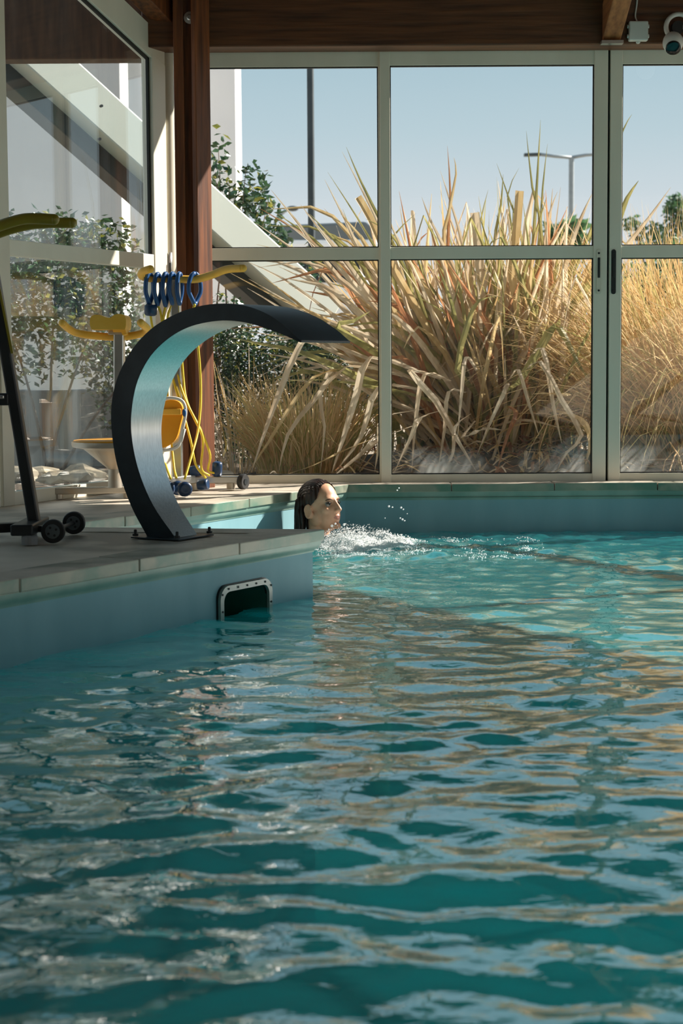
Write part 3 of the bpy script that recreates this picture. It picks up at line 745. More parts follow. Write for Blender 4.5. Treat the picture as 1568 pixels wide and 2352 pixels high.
# ------------------------------------------------------------------ swan-neck water fountain
FD = V((0.862, -0.507, 0)).normalized(); FW = V((0.507, 0.862, 0)).normalized()
fb = on_z(372, 1236, DECK)                      # near side of the foot
def trace(pts):
    out = []
    for px, py, wd in pts:                      # wd: half width growth from the foot's near side
        out.append(on_plane(px, py, fb - FW * wd, FW) + FW * wd)
    return out
W0 = 0.125
def half(i, n, base=0.0): return 0.5 * (0.30 - W0) * min(1.0, (i / (n - 1)) * 1.05)
outer_px = [(340, 1236), (300, 1160), (268, 1065), (255, 965), (264, 885), (297, 812), (345, 757), (402, 722), (458, 703), (515, 697), (566, 703), (615, 722), (655, 750), (690, 782)]
inner_px = [(402, 1236), (350, 1160), (317, 1080), (301, 1000), (302, 935), (316, 872), (346, 816), (390, 774), (440, 748), (500, 736), (552, 738), (604, 751), (650, 768), (688, 785)]
n = len(outer_px)
po = [trace([(x, y, half(i, n))])[0] for i, (x, y) in enumerate(outer_px)]
pi = [trace([(x, y, half(i, n))])[0] for i, (x, y) in enumerate(inner_px)]
po, pi = curve(po, 5), curve(pi, 5); N = len(po)
hw_ = [0.5 * (0.30 - W0) * min(1.0, i / (N - 1) * 1.05) for i in range(N)]
ft = empty('water_fountain', V((fb.x + 0.04, fb.y + 0.04, DECK)), 'curved swan-neck steel water fountain on the pool platform', 'fountain')
pn_o = [po[i] - FW * hw_[i] for i in range(N)]; pf_o = [po[i] + FW * (W0 + hw_[i]) for i in range(N)]
pn_i = [pi[i] - FW * hw_[i] for i in range(N)]; pf_i = [pi[i] + FW * (W0 + hw_[i]) for i in range(N)]
m = MB(); m.add(pn_o + pf_o + pn_i + pf_i, [(k, k + 1, N + k + 1, N + k) for k in range(N - 1)] + [(k, k + 1, 2 * N + k + 1, 2 * N + k) for k in range(N - 1)]
                + [(N + k, N + k + 1, 3 * N + k + 1, 3 * N + k) for k in range(N - 1)] + [(0, N, 3 * N, 2 * N)])
m.build('outer_shell', M['darkmetal'], ft, smooth=True, angle=35)  # dark coat on the outer face; side faces hold shade in the colour
inn = MB(); off = [((pi[i] - po[i]).normalized() * 0.0015) for i in range(N)]
inn.add([pn_i[i] + off[i] + FW * 0.001 for i in range(N)] + [pf_i[i] + off[i] - FW * 0.001 for i in range(N)], [(k, k + 1, N + k + 1, N + k) for k in range(N - 1)])
inn.build('inner_plate', M['steel'], ft, smooth=True)
MB().beam(pn_i[-1] * 0.5 + pn_o[-1] * 0.5, pf_i[-1] * 0.5 + pf_o[-1] * 0.5, 0.008, 0.008).build('outlet_lip', M['blackmetal'], ft, bevel=0.002)
bc = (pn_o[0] + pf_i[0]) / 2
MB().box((bc.x, bc.y, DECK + 0.001), (0.195, W0 + 0.08, 0.005), (FD, FW, V((0, 0, 1)))).build('base_plate', M['darkmetal'], ft, bevel=0.002)
for sx, sy in ((-1, -1), (1, -1), (-1, 1), (1, 1)):
    p = bc + FD * (0.085 * sx) + FW * ((W0 / 2 + 0.03) * sy)
    MB().lathe([(0.010, 0.0), (0.010, 0.008), (0.005, 0.009), (0.005, 0.020), (0.0035, 0.022)], (p.x, p.y, DECK + 0.006), (0, 0, 1), 10).build('bolt', M['blackmetal'], ft)

#__PART2__
# ------------------------------------------------------------------ woman in the water
HC = at(737, 1163, 7.70)
hf = V((math.cos(math.radians(40)), -math.sin(math.radians(40)), 0)); hy = V((0, 0, 1)).cross(hf)
pit = math.radians(10)
HF = hf * math.cos(pit) + V((0, 0, 1)) * math.sin(pit); HU = HY = None
HY = hy; HU = HF.cross(HY)
def hp(x, y, z): return HC + HF * x + HY * y + HU * z
HAX = (HF, HY, HU)
bodym = MB()
def ell(x, y, z, r, seg=20, ring=14): bodym.ball(hp(x, y, z), r, HAX, seg, ring)
ell(-0.012, 0, 0.034, (0.094, 0.073, 0.083), 28, 20)
ell(0.030, 0, -0.028, (0.062, 0.056, 0.088))
ell(0.034, 0, -0.072, (0.046, 0.046, 0.034))
ell(0.076, 0, -0.096, (0.017, 0.020, 0.016))
ell(0.062, 0, 0.026, (0.024, 0.048, 0.026))
for s_ in (-1, 1):
    ell(0.050, s_ * 0.038, -0.022, (0.026, 0.019, 0.022))
    ell(0.000, s_ * 0.050, -0.050, (0.035, 0.014, 0.035))
    ell(0.094, s_ * 0.012, -0.031, (0.010, 0.007, 0.007), 12, 8)
    ell(-0.010, s_ * 0.072, -0.022, (0.016, 0.009, 0.029), 16, 12)
    bodym.tube([hp(-0.010 + 0.017 * math.cos(a), s_ * (0.079 - 0.004 * math.cos(a)), -0.014 + 0.026 * math.sin(a) - 0.006 * (math.sin(a) < -0.5)) for a in [math.radians(20 + 250 * k / 12) for k in range(13)]], [0.0042] * 9 + [0.005, 0.0055, 0.006, 0.005], 8)
bodym.tube([hp(0.080, 0, 0.020), hp(0.090, 0, 0.002), hp(0.103, 0, -0.022)], [0.008, 0.0085, 0.010], 12)
ell(0.104, 0, -0.027, (0.012, 0.0105, 0.0095), 14, 10)
ell(0.0875, 0, -0.055, (0.009, 0.019, 0.006)); ell(0.086, 0, -0.065, (0.009, 0.016, 0.0065))
ell(0.084, 0, -0.045, (0.008, 0.014, 0.012))
bodym.tube([hp(-0.02, 0, -0.05), hp(-0.03, 0, -0.11), HC + hf * -0.045 + V((0, 0, -0.20))], [0.050, 0.049, 0.055], 20)
def bp_(x, y, z): return V((HC.x, HC.y, 0)) + hf * (x - 0.045) + hy * y + V((0, 0, z))
BAX = (hf, hy, V((0, 0, 1)))
bodym.ball(bp_(0, 0, -0.14), (0.085, 0.165, 0.085), BAX, 24, 14)
bodym.ball(bp_(0.01, 0, -0.28), (0.10, 0.145, 0.16), BAX, 24, 14)
bodym.ball(bp_(0.02, 0, -0.45), (0.085, 0.125, 0.15), BAX, 24, 14)
bodym.ball(bp_(0.02, 0, -0.60), (0.105, 0.165, 0.12), BAX, 24, 14)
for s_ in (-1, 1):
    bodym.ball(bp_(0.075, s_ * 0.065, -0.27), (0.055, 0.06, 0.055), BAX)
    bodym.tube([bp_(0, s_ * 0.165, -0.10), bp_(0.03, s_ * 0.215, -0.24), bp_(0.07, s_ * 0.235, -0.38)], [0.052, 0.046, 0.040], 16)
    bodym.ball(bp_(0, s_ * 0.165, -0.10), 0.054, BAX); bodym.ball(bp_(0.07, s_ * 0.235, -0.38), 0.041, BAX)
    bodym.tube([bp_(0.07, s_ * 0.235, -0.38), bp_(0.18, s_ * 0.20, -0.44), bp_(0.29, s_ * 0.15, -0.49)], [0.040, 0.036, 0.026], 16)
    hb = bp_(0.32, s_ * 0.14, -0.50)                      # hand resting on the thigh
    bodym.ball(hb + hf * 0.02, (0.048, 0.036, 0.016), BAX)
    for fi, (oy, ln) in enumerate(((-0.027, 0.066), (-0.009, 0.076), (0.009, 0.071), (0.026, 0.056))):
        f0 = hb + hf * 0.055 + hy * oy
        bodym.tube([f0, f0 + hf * ln * 0.5 + V((0, 0, 0.004)), f0 + hf * ln * 0.95 - V((0, 0, 0.016))], [0.0085, 0.008, 0.006], 8)
    f0 = hb + hy * (-s_ * 0.03)
    bodym.tube([f0, f0 + hf * 0.035 - hy * (s_ * 0.022), f0 + hf * 0.062 - hy * (s_ * 0.028) - V((0, 0, 0.008))], [0.010, 0.009, 0.007], 8)
    bodym.tube([bp_(0.04, s_ * 0.09, -0.60), bp_(0.25, s_ * 0.105, -0.575), bp_(0.46, s_ * 0.115, -0.56)], [0.088, 0.075, 0.058], 18)
    bodym.ball(bp_(0.46, s_ * 0.115, -0.56), 0.059, BAX)
    bodym.tube([bp_(0.46, s_ * 0.115, -0.56), bp_(0.46, s_ * 0.115, -0.74), bp_(0.47, s_ * 0.115, -1.02)], [0.055, 0.056, 0.037], 16)
    bodym.ball(bp_(0.53, s_ * 0.12, -1.06), (0.12, 0.045, 0.035), BAX)
raw = bpy.data.objects.new('raw_body', bodym.mesh('raw_body', M['skin'])); COL.objects.link(raw)
rm = raw.modifiers.new('fuse', 'REMESH'); rm.mode = 'VOXEL'; rm.voxel_size = 0.0036
sm = raw.modifiers.new('soft', 'SMOOTH'); sm.factor = 0.5; sm.iterations = 9
bpy.context.view_layer.update()
dg = bpy.context.evaluated_depsgraph_get()
bme = bpy.data.meshes.new_from_object(raw.evaluated_get(dg)); bpy.data.objects.remove(raw)
nv = len(bme.vertices); co = np.empty(nv * 3); bme.vertices.foreach_get('co', co); co = co.reshape(-1, 3)
A = np.array([list(HF), list(HY), list(HU)]); L = (co - np.array(HC)) @ A.T
def push(c, r, vec):
    global L
    d2 = (((L - np.array(c)) / np.array(r)) ** 2).sum(1); L = L + np.exp(-d2)[:, None] * np.array(vec)
for s_ in (-1, 1):
    push((0.080, s_ * 0.031, 0.002), (0.03, 0.017, 0.012), (-0.011, 0, 0))
    push((0.075, s_ * 0.034, 0.022), (0.03, 0.02, 0.007), (0.003, 0, 0))
    push((-0.006, s_ * 0.084, -0.016), (0.007, 0.010, 0.013), (0, -s_ * 0.007, 0))
    push((0.099, s_ * 0.008, -0.038), (0.005, 0.004, 0.004), (-0.002, 0, 0.004))
push((0.098, 0, -0.060), (0.012, 0.018, 0.0025), (-0.004, 0, 0))
push((0.085, 0, -0.080), (0.012, 0.02, 0.006), (-0.004, 0, 0))
co = L @ A + np.array(HC); bme.vertices.foreach_set('co', co.ravel())
for mm in ('lip', 'swim'): bme.materials.append(M[mm])
fc = np.empty(len(bme.polygons) * 3); bme.polygons.foreach_get('center', fc); fc = fc.reshape(-1, 3)
FL = (fc - np.array(HC)) @ A.T
mi = np.zeros(len(fc), int)
lipm = (FL[:, 0] > 0.080) & (np.abs(FL[:, 1]) < 0.021) & (((FL[:, 2] + 0.060) / 0.0100) ** 2 + (FL[:, 1] / 0.020) ** 2 < 1)
mi[lipm] = 1
BL = fc - np.array([HC.x, HC.y, 0]); by = BL @ np.array(hy); bx = BL @ np.array(hf) + 0.045
mi[(fc[:, 2] < -0.2) & (fc[:, 2] > -0.66) & (np.abs(by) < 0.18) & (bx < 0.14) & (np.abs(by) < 0.17 + 0.1 * (fc[:, 2] < -0.45))] = 2
bme.polygons.foreach_set('material_index', mi); bme.polygons.foreach_set('use_smooth', np.ones(len(fc), bool)); bme.update()
person = bpy.data.objects.new('person', bme); COL.objects.link(person)
tag(person, 'person with wet slicked-back brown hair sitting neck-deep in the pool corner, looking right', 'person')
person.data.name = 'person'
for s_ in (-1, 1):
    e = MB().ball(hp(0.0685, s_ * 0.0315, 0.003), 0.0122, HAX, 18, 12).build('eyeball', M['eye'], person, smooth=True)
    MB().ball(hp(0.0765, s_ * 0.0318, 0.0035), (0.0062, 0.0075, 0.0078), HAX, 12, 8).build('iris', M['iris'], e, smooth=True)
    lid = [hp(0.0735 + 0.006 * math.cos(a * 1.1), s_ * (0.0315 + 0.0165 * math.sin(a)), 0.0085 - 0.004 * abs(math.sin(a))) for a in [math.pi * (k / 10 - 0.5) for k in range(11)]]
    MB().tube(lid, [0.0012 + 0.0014 * math.sin(math.pi * k / 10) for k in range(11)], 8).build('eyelash', M['iris'], e, smooth=True)
    br = curve([hp(0.0855, s_ * 0.014, 0.0185), hp(0.083, s_ * 0.030, 0.0235), hp(0.070, s_ * 0.046, 0.0195)], 5)
    MB().tube(br, [0.0015 + 0.002 * math.sin(math.pi * (k + 1) / 12) for k in range(len(br))], 8, flat=0.8).build('eyebrow', M['brow'], person, smooth=True)
# hair: a slicked cap and wet locks hanging to the water
hair = MB(); cx, cz = -0.014, 0.034; R = (0.0995, 0.0785, 0.0885)
def hl(z): return np.interp(z, [-0.06, -0.005, 0.015, 0.035, 0.06, 0.09, 0.125], [-0.030, -0.020, 0.018, 0.040, 0.048, 0.052, 0.056])
seg_, ring_ = 180, 120; gv = {}; vs = []; fs = []
P_ = lambda i, k: (cx + R[0] * math.sin(math.pi * i / ring_) * math.cos(2 * math.pi * k / seg_), R[1] * math.sin(math.pi * i / ring_) * math.sin(2 * math.pi * k / seg_), cz + R[2] * math.cos(math.pi * i / ring_))
def gi(i, k):
    key = (i, k % seg_)
    if key not in gv:
        x, y, z = P_(i, k % seg_); rp = 1 + 0.012 * math.sin(k * 0.9 + 0.4 * math.sin(i * 0.1)) 
        gv[key] = len(vs); vs.append(hp(cx + (x - cx) * rp, y * rp, cz + (z - cz) * rp))
    return gv[key]
for i in range(0, ring_):
    for k in range(seg_):
        ctr = [sum(c) / 4 for c in zip(P_(i, k), P_(i + 1, k), P_(i, k + 1), P_(i + 1, k + 1))]
        if ctr[0] < hl(ctr[2]) and ctr[2] > -0.062: fs.append((gi(i, k), gi(i + 1, k), gi(i + 1, k + 1), gi(i, k + 1)))
hair.add(vs, fs)
for k in range(64):
    u = -1 + 2 * (k + 0.5) / 64; ph = u * math.radians(108)
    z0 = random.uniform(0.0, 0.06); x0 = cx - R[0] * math.cos(ph) * math.sqrt(max(0.05, 1 - ((z0 - cz) / R[2]) ** 2)); y0 = R[1] * math.sin(ph) * 0.99
    if x0 > -0.03: x0 = -0.035 - random.uniform(0, 0.02)
    ln = random.uniform(0.17, 0.23); pts = []
    for q_ in range(7):
        t = q_ / 6; pull = 0.25 * t if abs(u) > 0.5 else 0.1 * t
        p = hp(x0 - 0.004, y0 * (1 - pull), z0) + V((0, 0, -ln * t)) - hf * (0.016 * t) + V((random.uniform(-.002, .002), random.uniform(-.002, .002), 0))
        pts.append(p)
    hair.tube(pts, [0.0065, 0.009, 0.009, 0.008, 0.007, 0.005, 0.003], 7, flat=0.6)
for k in range(40):                                   # combed ridges over the cap
    y = random.uniform(-0.95, 0.95); pts = []
    for q_ in range(9):
        a = math.radians(48 + 120 * q_ / 8); rr = math.sqrt(max(0.02, 1 - y * y))
        x, z = cx + R[0] * math.cos(a) * rr, cz + R[2] * math.sin(a) * rr
        if x < hl(z) - 0.002: pts.append(hp(x * 1.003, R[1] * y * 1.004, z * 1.004))
    if len(pts) > 2: hair.tube(pts, [0.001] + [0.0028] * (len(pts) - 2) + [0.001], 6)
hair.build('hair', M['hair'], person, smooth=True)
# submerged bench along the left pool wall
bpts = [V3(K[1] + (K[2] - K[1]) * 0.62, 0), V3(K[1] + (K[2] - K[1]) * 0.97, 0)]
bn = V((0.9, -0.425, 0))
MB().prism([p + V((0, 0, -0.74)) for p in (bpts[0], bpts[1], bpts[1] + bn * 0.42, bpts[0] + bn * 0.42)], (0, 0, 0.06)).build('trim_6', M['liner'])['kind'] = 'structure'

# ------------------------------------------------------------------ foam of the massage jet
fm = MB()
def foam_h(x, y):
    e = math.exp(-((max(0, x - 0.02) / 0.27) ** 2 + ((x - 0.02) / 0.17) ** 2 * (x < 0.02) + ((y - 7.60 + 0.10 * x) / 0.20) ** 2))
    nz = mnoise.fractal(V((x * 9, y * 9, 0.3)), 0.9, 2.0, 5)
    return e, nz
fg = np.arange(-0.26, 0.85, 0.011); fy_ = np.arange(7.12, 8.10, 0.011); ids = {}
wz = water_z(*np.meshgrid(fg, fy_))
for a, x in enumerate(fg):
    for b, y in enumerate(fy_):
        e, nz = foam_h(x, y)
        if e + nz * 0.30 > 0.32:
            h = 0.004 + max(0, e + nz * 0.45 - 0.3) * 0.045 + 0.006 * mnoise.noise(V((x * 45, y * 45, 2)))
            ids[(a, b)] = len(fm.v); fm.v.append((x, y, wz[b, a] + max(0.001, h)))
for (a, b), i in list(ids.items()):
    qd = [(a, b), (a + 1, b), (a + 1, b + 1), (a, b + 1)]
    if all(c in ids for c in qd): fm.f.append(tuple(ids[c] for c in qd)); fm.m.append(0)
ico = bmesh.new(); bmesh.ops.create_icosphere(ico, subdivisions=2, radius=1); iv = [v.co.copy() for v in ico.verts]; ifc = [tuple(v.index for v in f.verts) for f in ico.faces]; ico.free()
cnt = 0
while cnt < 5200:
    x, y = random.uniform(-0.22, 0.9), random.uniform(7.15, 8.05); e, nz = foam_h(x, y)
    if random.random() > (e + nz * 0.4) * 1.1: continue
    z = float(water_z(np.array([x]), np.array([y]))[0]); r_ = random.choice((0.0012, 0.0015, 0.0018, 0.0022, 0.0028))
    zz = z + max(0, e + nz * 0.45 - 0.3) * 0.055 + random.random() ** 2 * 0.045 * e
    fm.add([v * r_ + V((x, y, zz)) for v in iv], ifc); cnt += 1
for px, py, r_ in ((893, 1163, 4), (901, 1165, 3), (921, 1166, 4), (926, 1170, 3), (919, 1190, 3), (924, 1193, 4), (929, 1196, 3), (893, 1217, 4), (884, 1190, 2), (912, 1126, 3), (916, 1121, 3), (935, 1180, 2), (790, 1205, 5), (797, 1213, 4), (800, 1220, 4), (770, 1203, 4), (762, 1208, 5)):
    p = at(px, py, 7.62 if px > 850 else 7.55); fm.add([v * (r_ * 0.00115) + p for v in iv], ifc)
foam = fm.build('water_foam', M['foam'], smooth=True)
tag(foam, 'white bubbling foam and droplets in front of the person', 'foam', kind='stuff')

# ------------------------------------------------------------------ aqua bike in shade on the platform
def ap(px, py, Y): return at(px, py, Y)
nb_ = empty('aqua_bike', V((at(60, 1240, 5.7).x, 5.7, DECK)), 'aqua bike coloured dark for shade, with shade-toned yellow grips and two black wheels', 'aqua bike')
MB().beam(ap(82, 1216, 5.72), ap(-30, 545, 5.72), 0.038, 0.045, (0, 1, 0)).build('main_post', M['blackmetal'], nb_, bevel=0.006)  # frame coloured black to stand for shade
MB().beam(ap(28, 812, 5.695), ap(-2, 660, 5.695), 0.008, 0.006, (0, 1, 0)).build('reflection_strip', M['olive'], nb_)  # added strip standing for a yellow reflection on the post
MB().box(ap(2, 917, 5.72), (0.06, 0.05, 0.04)).build('clamp', M['blackmetal'], nb_, bevel=0.005)
MB().box(ap(-6, 912, 5.69), (0.045, 0.012, 0.012)).build('clamp_pin', M['tube'], nb_, bevel=0.003)
g1 = curve([ap(-60, 545, 5.62), ap(-5, 520, 5.62), ap(48, 504, 5.62), ap(85, 502, 5.62), ap(124, 504, 5.62)])
g2 = curve([ap(-60, 560, 5.80), ap(0, 534, 5.80), ap(60, 517, 5.80), ap(110, 512, 5.80), ap(165, 512, 5.80)])
for g in (g1, g2):
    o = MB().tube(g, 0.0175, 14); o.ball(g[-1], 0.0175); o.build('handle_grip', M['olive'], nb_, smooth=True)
MB().tube([ap(-60, 548, 5.60), ap(-45, 552, 5.71), ap(-60, 562, 5.82)], 0.014, 12).build('handle_crossbar', M['blackmetal'], nb_, smooth=True)
bz = DECK + 0.045
MB().beam(V((ap(90, 1225, 5.72).x, 5.72, bz)), V((-1.55, 5.45, bz)), 0.05, 0.03).build('base_bar', M['blackmetal'], nb_, bevel=0.004)
MB().box((ap(70, 1225, 5.70).x, 5.70, bz + 0.002), (0.072, 0.32, 0.036)).build('cross_bar', M['blackmetal'], nb_, bevel=0.005)
for yy in (5.56, 5.84):
    MB().lathe([(0.026, 0), (0.026, 0.026), (0.022, 0.03)], (ap(68, 1240, yy).x, yy, DECK), (0, 0, 1), 16).build('foot', M['concrete'], nb_)
    MB().lathe([(0.022, 0), (0.022, 0.028)], (-1.5, yy - 0.25, DECK), (0, 0, 1), 16).build('foot', M['concrete'], nb_)
for yy, px in ((5.60, 122), (5.90, 170)):
    cx_ = at(px, 1215, yy).x; c_ = V((cx_, yy, DECK + 0.0385))
    wh = MB().lathe([(0.020, -0.014), (0.036, -0.014), (0.0385, -0.010), (0.0385, 0.010), (0.036, 0.014), (0.020, 0.014)], c_, (0, -1, 0), 30).build('wheel', M['rubber'], nb_, smooth=True, angle=40)
    MB().lathe([(0.024, 0.013), (0.023, 0.017), (0.006, 0.018)], c_, (0, -1, 0), 24).build('hub', M['vangrey'], wh, smooth=True, angle=40)
    for k in range(4):
        a = k * math.pi / 2 + 0.5
        MB().lathe([(0.0042, 0.0165), (0.0042, 0.0195)], c_ + V((0.014 * math.cos(a), 0, 0.014 * math.sin(a))), (0, -1, 0), 8).build('hub_hole', M['gasket'], wh)
xw = at(122, 1215, 5.60).x
MB().tube([V((xw - 0.005, 5.585, DECK + 0.0385)), V((at(170, 1198, 5.9).x, 5.89, DECK + 0.0385))], 0.007, 10).build('axle', M['blackmetal'], nb_, smooth=True)
MB().beam(V((ap(90, 1225, 5.70).x, 5.66, DECK + 0.042)), V((xw, 5.66, DECK + 0.0385)), 0.03, 0.02).build('wheel_bracket', M['blackmetal'], nb_, bevel=0.003)

# ------------------------------------------------------------------ aqua bike by the column
b2 = empty('aqua_bike', V((at(350, 1130, 7.7).x, 7.7, DECK)), 'stainless aqua bike with yellow saddle and yellow handlebars by the column', 'aqua bike')
YS, YF = 7.58, 7.92
MB().beam(V((ap(274, 1130, YS).x, YS, DECK + 0.03)), ap(274, 765, YS), 0.045, 0.06, (0, 1, 0)).build('seat_post', M['tube'], b2, bevel=0.006)
hs = ap(250, 745, YS)
sd = MB()
so = curve([ap(x, y, YS - 0.09) for x, y in ((210, 757), (206, 745), (207, 731), (214, 724), (228, 723), (244, 729), (254, 729), (262, 723), (274, 721), (285, 724), (289, 734), (289, 748), (287, 757))], 3)
sd.prism(so, (0, 0.19, 0))
sd.prism([ap(x, y, YS - 0.06) for x, y in ((258, 755), (288, 755), (290, 768), (282, 770), (278, 763), (260, 763))], (0, 0.12, 0))
saddle = sd.build('saddle', M['yellow'], b2, bevel=0.010)
MB().box(hs + V((0.03, 0.01, -0.036)), (0.062, 0.09, 0.018)).build('saddle_clamp', M['rusty'], saddle, bevel=0.004)
bar = curve([ap(143, 742, YS - 0.10), ap(158, 755, YS - 0.04), ap(178, 765, YS), ap(225, 772, YS + 0.02), ap(274, 774, YS + 0.03), ap(318, 768, YS + 0.02), ap(338, 757, YS - 0.02), ap(323, 741, YS - 0.12)])
o = MB().tube(bar, 0.0165, 14); o.ball(bar[0], 0.0165); o.ball(bar[-1], 0.0165); o.build('rear_handlebar', M['yellow'], b2, smooth=True)
MB().beam(V((ap(408, 1075, YF).x, YF, DECK + 0.05)), ap(403, 640, YF), 0.046, 0.05, (0, 1, 0)).build('front_post', M['tube'], b2, bevel=0.006)
fbar = curve([ap(345, 618, YF - 0.10), ap(328, 624, YF - 0.07), ap(326, 634, YF - 0.03), ap(350, 640, YF), ap(403, 641, YF), ap(450, 641, YF - 0.01), ap(485, 632, YF - 0.03), ap(520, 619, YF - 0.07), ap(558, 616, YF - 0.12)])
o = MB().tube(fbar, 0.0175, 14); o.ball(fbar[0], 0.0175); o.ball(fbar[-1], 0.0175); o.build('front_handlebar', M['yellow'], b2, smooth=True)
fz = DECK + 0.045
f0, f1 = V((ap(430, 1105, 8.02).x, 8.02, fz)), V((ap(552, 1105, 8.02).x, 8.02, fz))
MB().beam(f0, f1, 0.05, 0.032).build('front_base_bar', M['tube'], b2, bevel=0.004)
fwc = V((ap(558, 1103, 8.0).x, 8.0, DECK + 0.036))
fwh = MB().lathe([(0.016, -0.014), (0.032, -0.014), (0.036, -0.008), (0.036, 0.008), (0.032, 0.014), (0.016, 0.014)], fwc, (0.85, -0.5, 0), 26).build('wheel', M['rubber'], b2, smooth=True, angle=40)
MB().lathe([(0.015, 0.012), (0.014, 0.017)], fwc, (0.85, -0.5, 0), 18).build('hub', M['darkmetal'], fwh)
for px in (446, 530): MB().lathe([(0.020, 0), (0.020, 0.03)], (ap(px, 1110, 8.02).x, 8.02, DECK), (0, 0, 1), 14).build('foot', M['rusty'], b2)
r0, r1 = V((ap(118, 1138, 7.50).x, 7.50, DECK + 0.034)), V((ap(310, 1138, 7.50).x, 7.56, DECK + 0.034))
MB().beam(r0, r1, 0.05, 0.028).build('rear_base_bar', M['rusty'], b2, bevel=0.004)
for t in (0.08, 0.9):
    p = r0 + (r1 - r0) * t; MB().lathe([(0.022, 0), (0.022, 0.022)], (p.x, p.y, DECK), (0, 0, 1), 14).build('foot', M['rusty'], b2)
MB().beam(V((ap(300, 1130, 7.56).x, 7.56, DECK + 0.05)), V((ap(440, 1100, 8.0).x, 8.0, DECK + 0.05)), 0.045, 0.04).build('spine_bar', M['tube'], b2, bevel=0.004)
pc = ap(262, 1016, 7.46); Rp = ap(359, 1016, 7.46).x - pc.x
ped = MB().lathe([(0.030, DECK + 0.05 - pc.z), (0.026, -0.115), (0.05, -0.095), (Rp * 0.72, -0.028), (Rp * 0.98, -0.018), (Rp, -0.010), (Rp, 0.004)], pc, (0, 0, 1), 40).build('pedestal', M['rusty'], b2, smooth=True, angle=35)
MB().lathe([(Rp * 0.97, 0.004), (Rp * 0.95, 0.011), (Rp * 0.80, 0.014)], pc, (0, 0, 1), 40).build('round_pad', M['orange'], b2, smooth=True, angle=40)
# foot cup on the crank: orange shell in a white rim
fcx = ap(385, 975, 7.70)
m = MB(); prof_p = [(366, 926), (390, 918), (412, 924), (420, 945), (414, 975), (404, 1008), (385, 1025), (366, 1030)]
pl_ = curve([ap(x, y, 7.70) for x, y in prof_p], 4)
m.prism(pl_ + [ap(340, 1030, 7.70), ap(340, 926, 7.70)], (0, 0.06, 0)); cup = m.build('foot_cup', M['orange'], b2, bevel=0.004)
MB().box(ap(390, 946, 7.695), (0.10, 0.012, 0.028)).build('strap', M['yellow'], cup, bevel=0.004)
rim = curve([ap(x, y, 7.69) for x, y in ((368, 920), (392, 914), (418, 921), (426, 946), (419, 985), (412, 1018), (400, 1030), (368, 1036))], 5)
MB().tube(rim, 0.0075, 10).build('cup_rim', M['white'], b2, smooth=True)
MB().tube([ap(424, 985, 7.69), ap(417, 1012, 7.69), ap(398, 1024, 7.69)], 0.006, 8).build('cup_rib', M['white'], b2, smooth=True)
MB().ball(ap(423, 948, 7.68), (0.009, 0.009, 0.018)).build('buckle', M['blue'], cup, smooth=True)
MB().beam(ap(395, 985, 7.76), ap(360, 1060, 7.80), 0.02, 0.02).build('crank', M['tube'], b2, bevel=0.003)
MB().tube([ap(345, 1060, 7.68), ap(350, 1062, 7.92)], 0.05, 20).build('crank_hub', M['tube'], b2, smooth=True, angle=40)

# ------------------------------------------------------------------ resistance bands hanging from the front handlebar
def band(loop_px, wpx, y0, y1, cord, roller, label, float_px=None, open_=False, Yc=7.90):
    top = ap(loop_px, 640, Yc)
    t = empty('resistance_band', top, label, 'resistance band', 'resistance bands on the bike handlebar')
    lp = []
    for k in range(25):
        a = 2 * math.pi * k / 24
        px = loop_px + wpx * math.sin(a) * (1.0 if math.cos(a) > -0.2 else max(0.12, 1 + (math.cos(a) + 0.2) * 0.9))
        py = (y0 + y1) / 2 - (y1 - y0) / 2 * math.cos(a)
        lp.append(ap(px, py, Yc + 0.03 * math.cos(a) * 0 + (0.024 * math.sin(a) if not open_ else 0.03 * math.sin(a))))
    MB().tube(lp, 0.0100, 10).build('loop_handle', M['blue'], t, smooth=True)
    pts = curve([ap(x, y, Y) for x, y, Y in cord], 6)
    MB().tube(pts, 0.0055, 8).build('elastic_cord', M['cord'], t, smooth=True)
    if float_px:
        c = ap(*float_px); MB().lathe([(0.020, -0.026), (0.029, -0.018), (0.029, 0.018), (0.020, 0.026)], c, (0.1, -0.1, 1), 20).build('float', M['navy'], t, smooth=True)
    if roller:
        c, ax, rr, hl_ = roller
        MB().lathe([(rr * 0.6, -hl_), (rr * 0.95, -hl_ * 0.85), (rr, -hl_ * 0.4), (rr, hl_ * 0.4), (rr * 0.95, hl_ * 0.85), (rr * 0.6, hl_), (rr * 0.3, hl_ * 0.92)], c, ax, 22).build('roller_handle', M['navy'], t, smooth=True)
    return t
zr = DECK + 0.033
def fl(px, Y, z=zr): p = at(px, 1100, Y); return V((p.x, Y, z))
ax_c = (0.35, -0.93, 0.05)
band(343, 9, 628, 700, [(343, 699, 7.9), (347, 735, 7.9), (356, 800, 7.88), (370, 1030, 7.75), (381, 1070, 7.70), (392, 1100, 7.64)], (fl(384, 7.62), ax_c, 0.032, 0.022), 'blue loop band with navy float at the handlebar end nearest the glass', (346, 712, 7.885))
band(362, 8, 629, 700, [(362, 699, 7.9), (372, 740, 7.9), (384, 900, 7.88), (398, 1060, 7.74), (405, 1098, 7.68)], (fl(407, 7.66), ax_c, 0.032, 0.022), 'blue loop band hanging second from the left on the handlebar')
band(380, 7, 628, 702, [(380, 701, 7.9), (376, 745, 7.9), (395, 860, 7.9), (418, 940, 7.84), (437, 1010, 7.80), (449, 1066, 7.80), (472, 1098, 7.84)], (fl(466, 7.86), (0.9, -0.3, 0.1), 0.026, 0.026), 'blue loop band hanging third from the left on the handlebar')
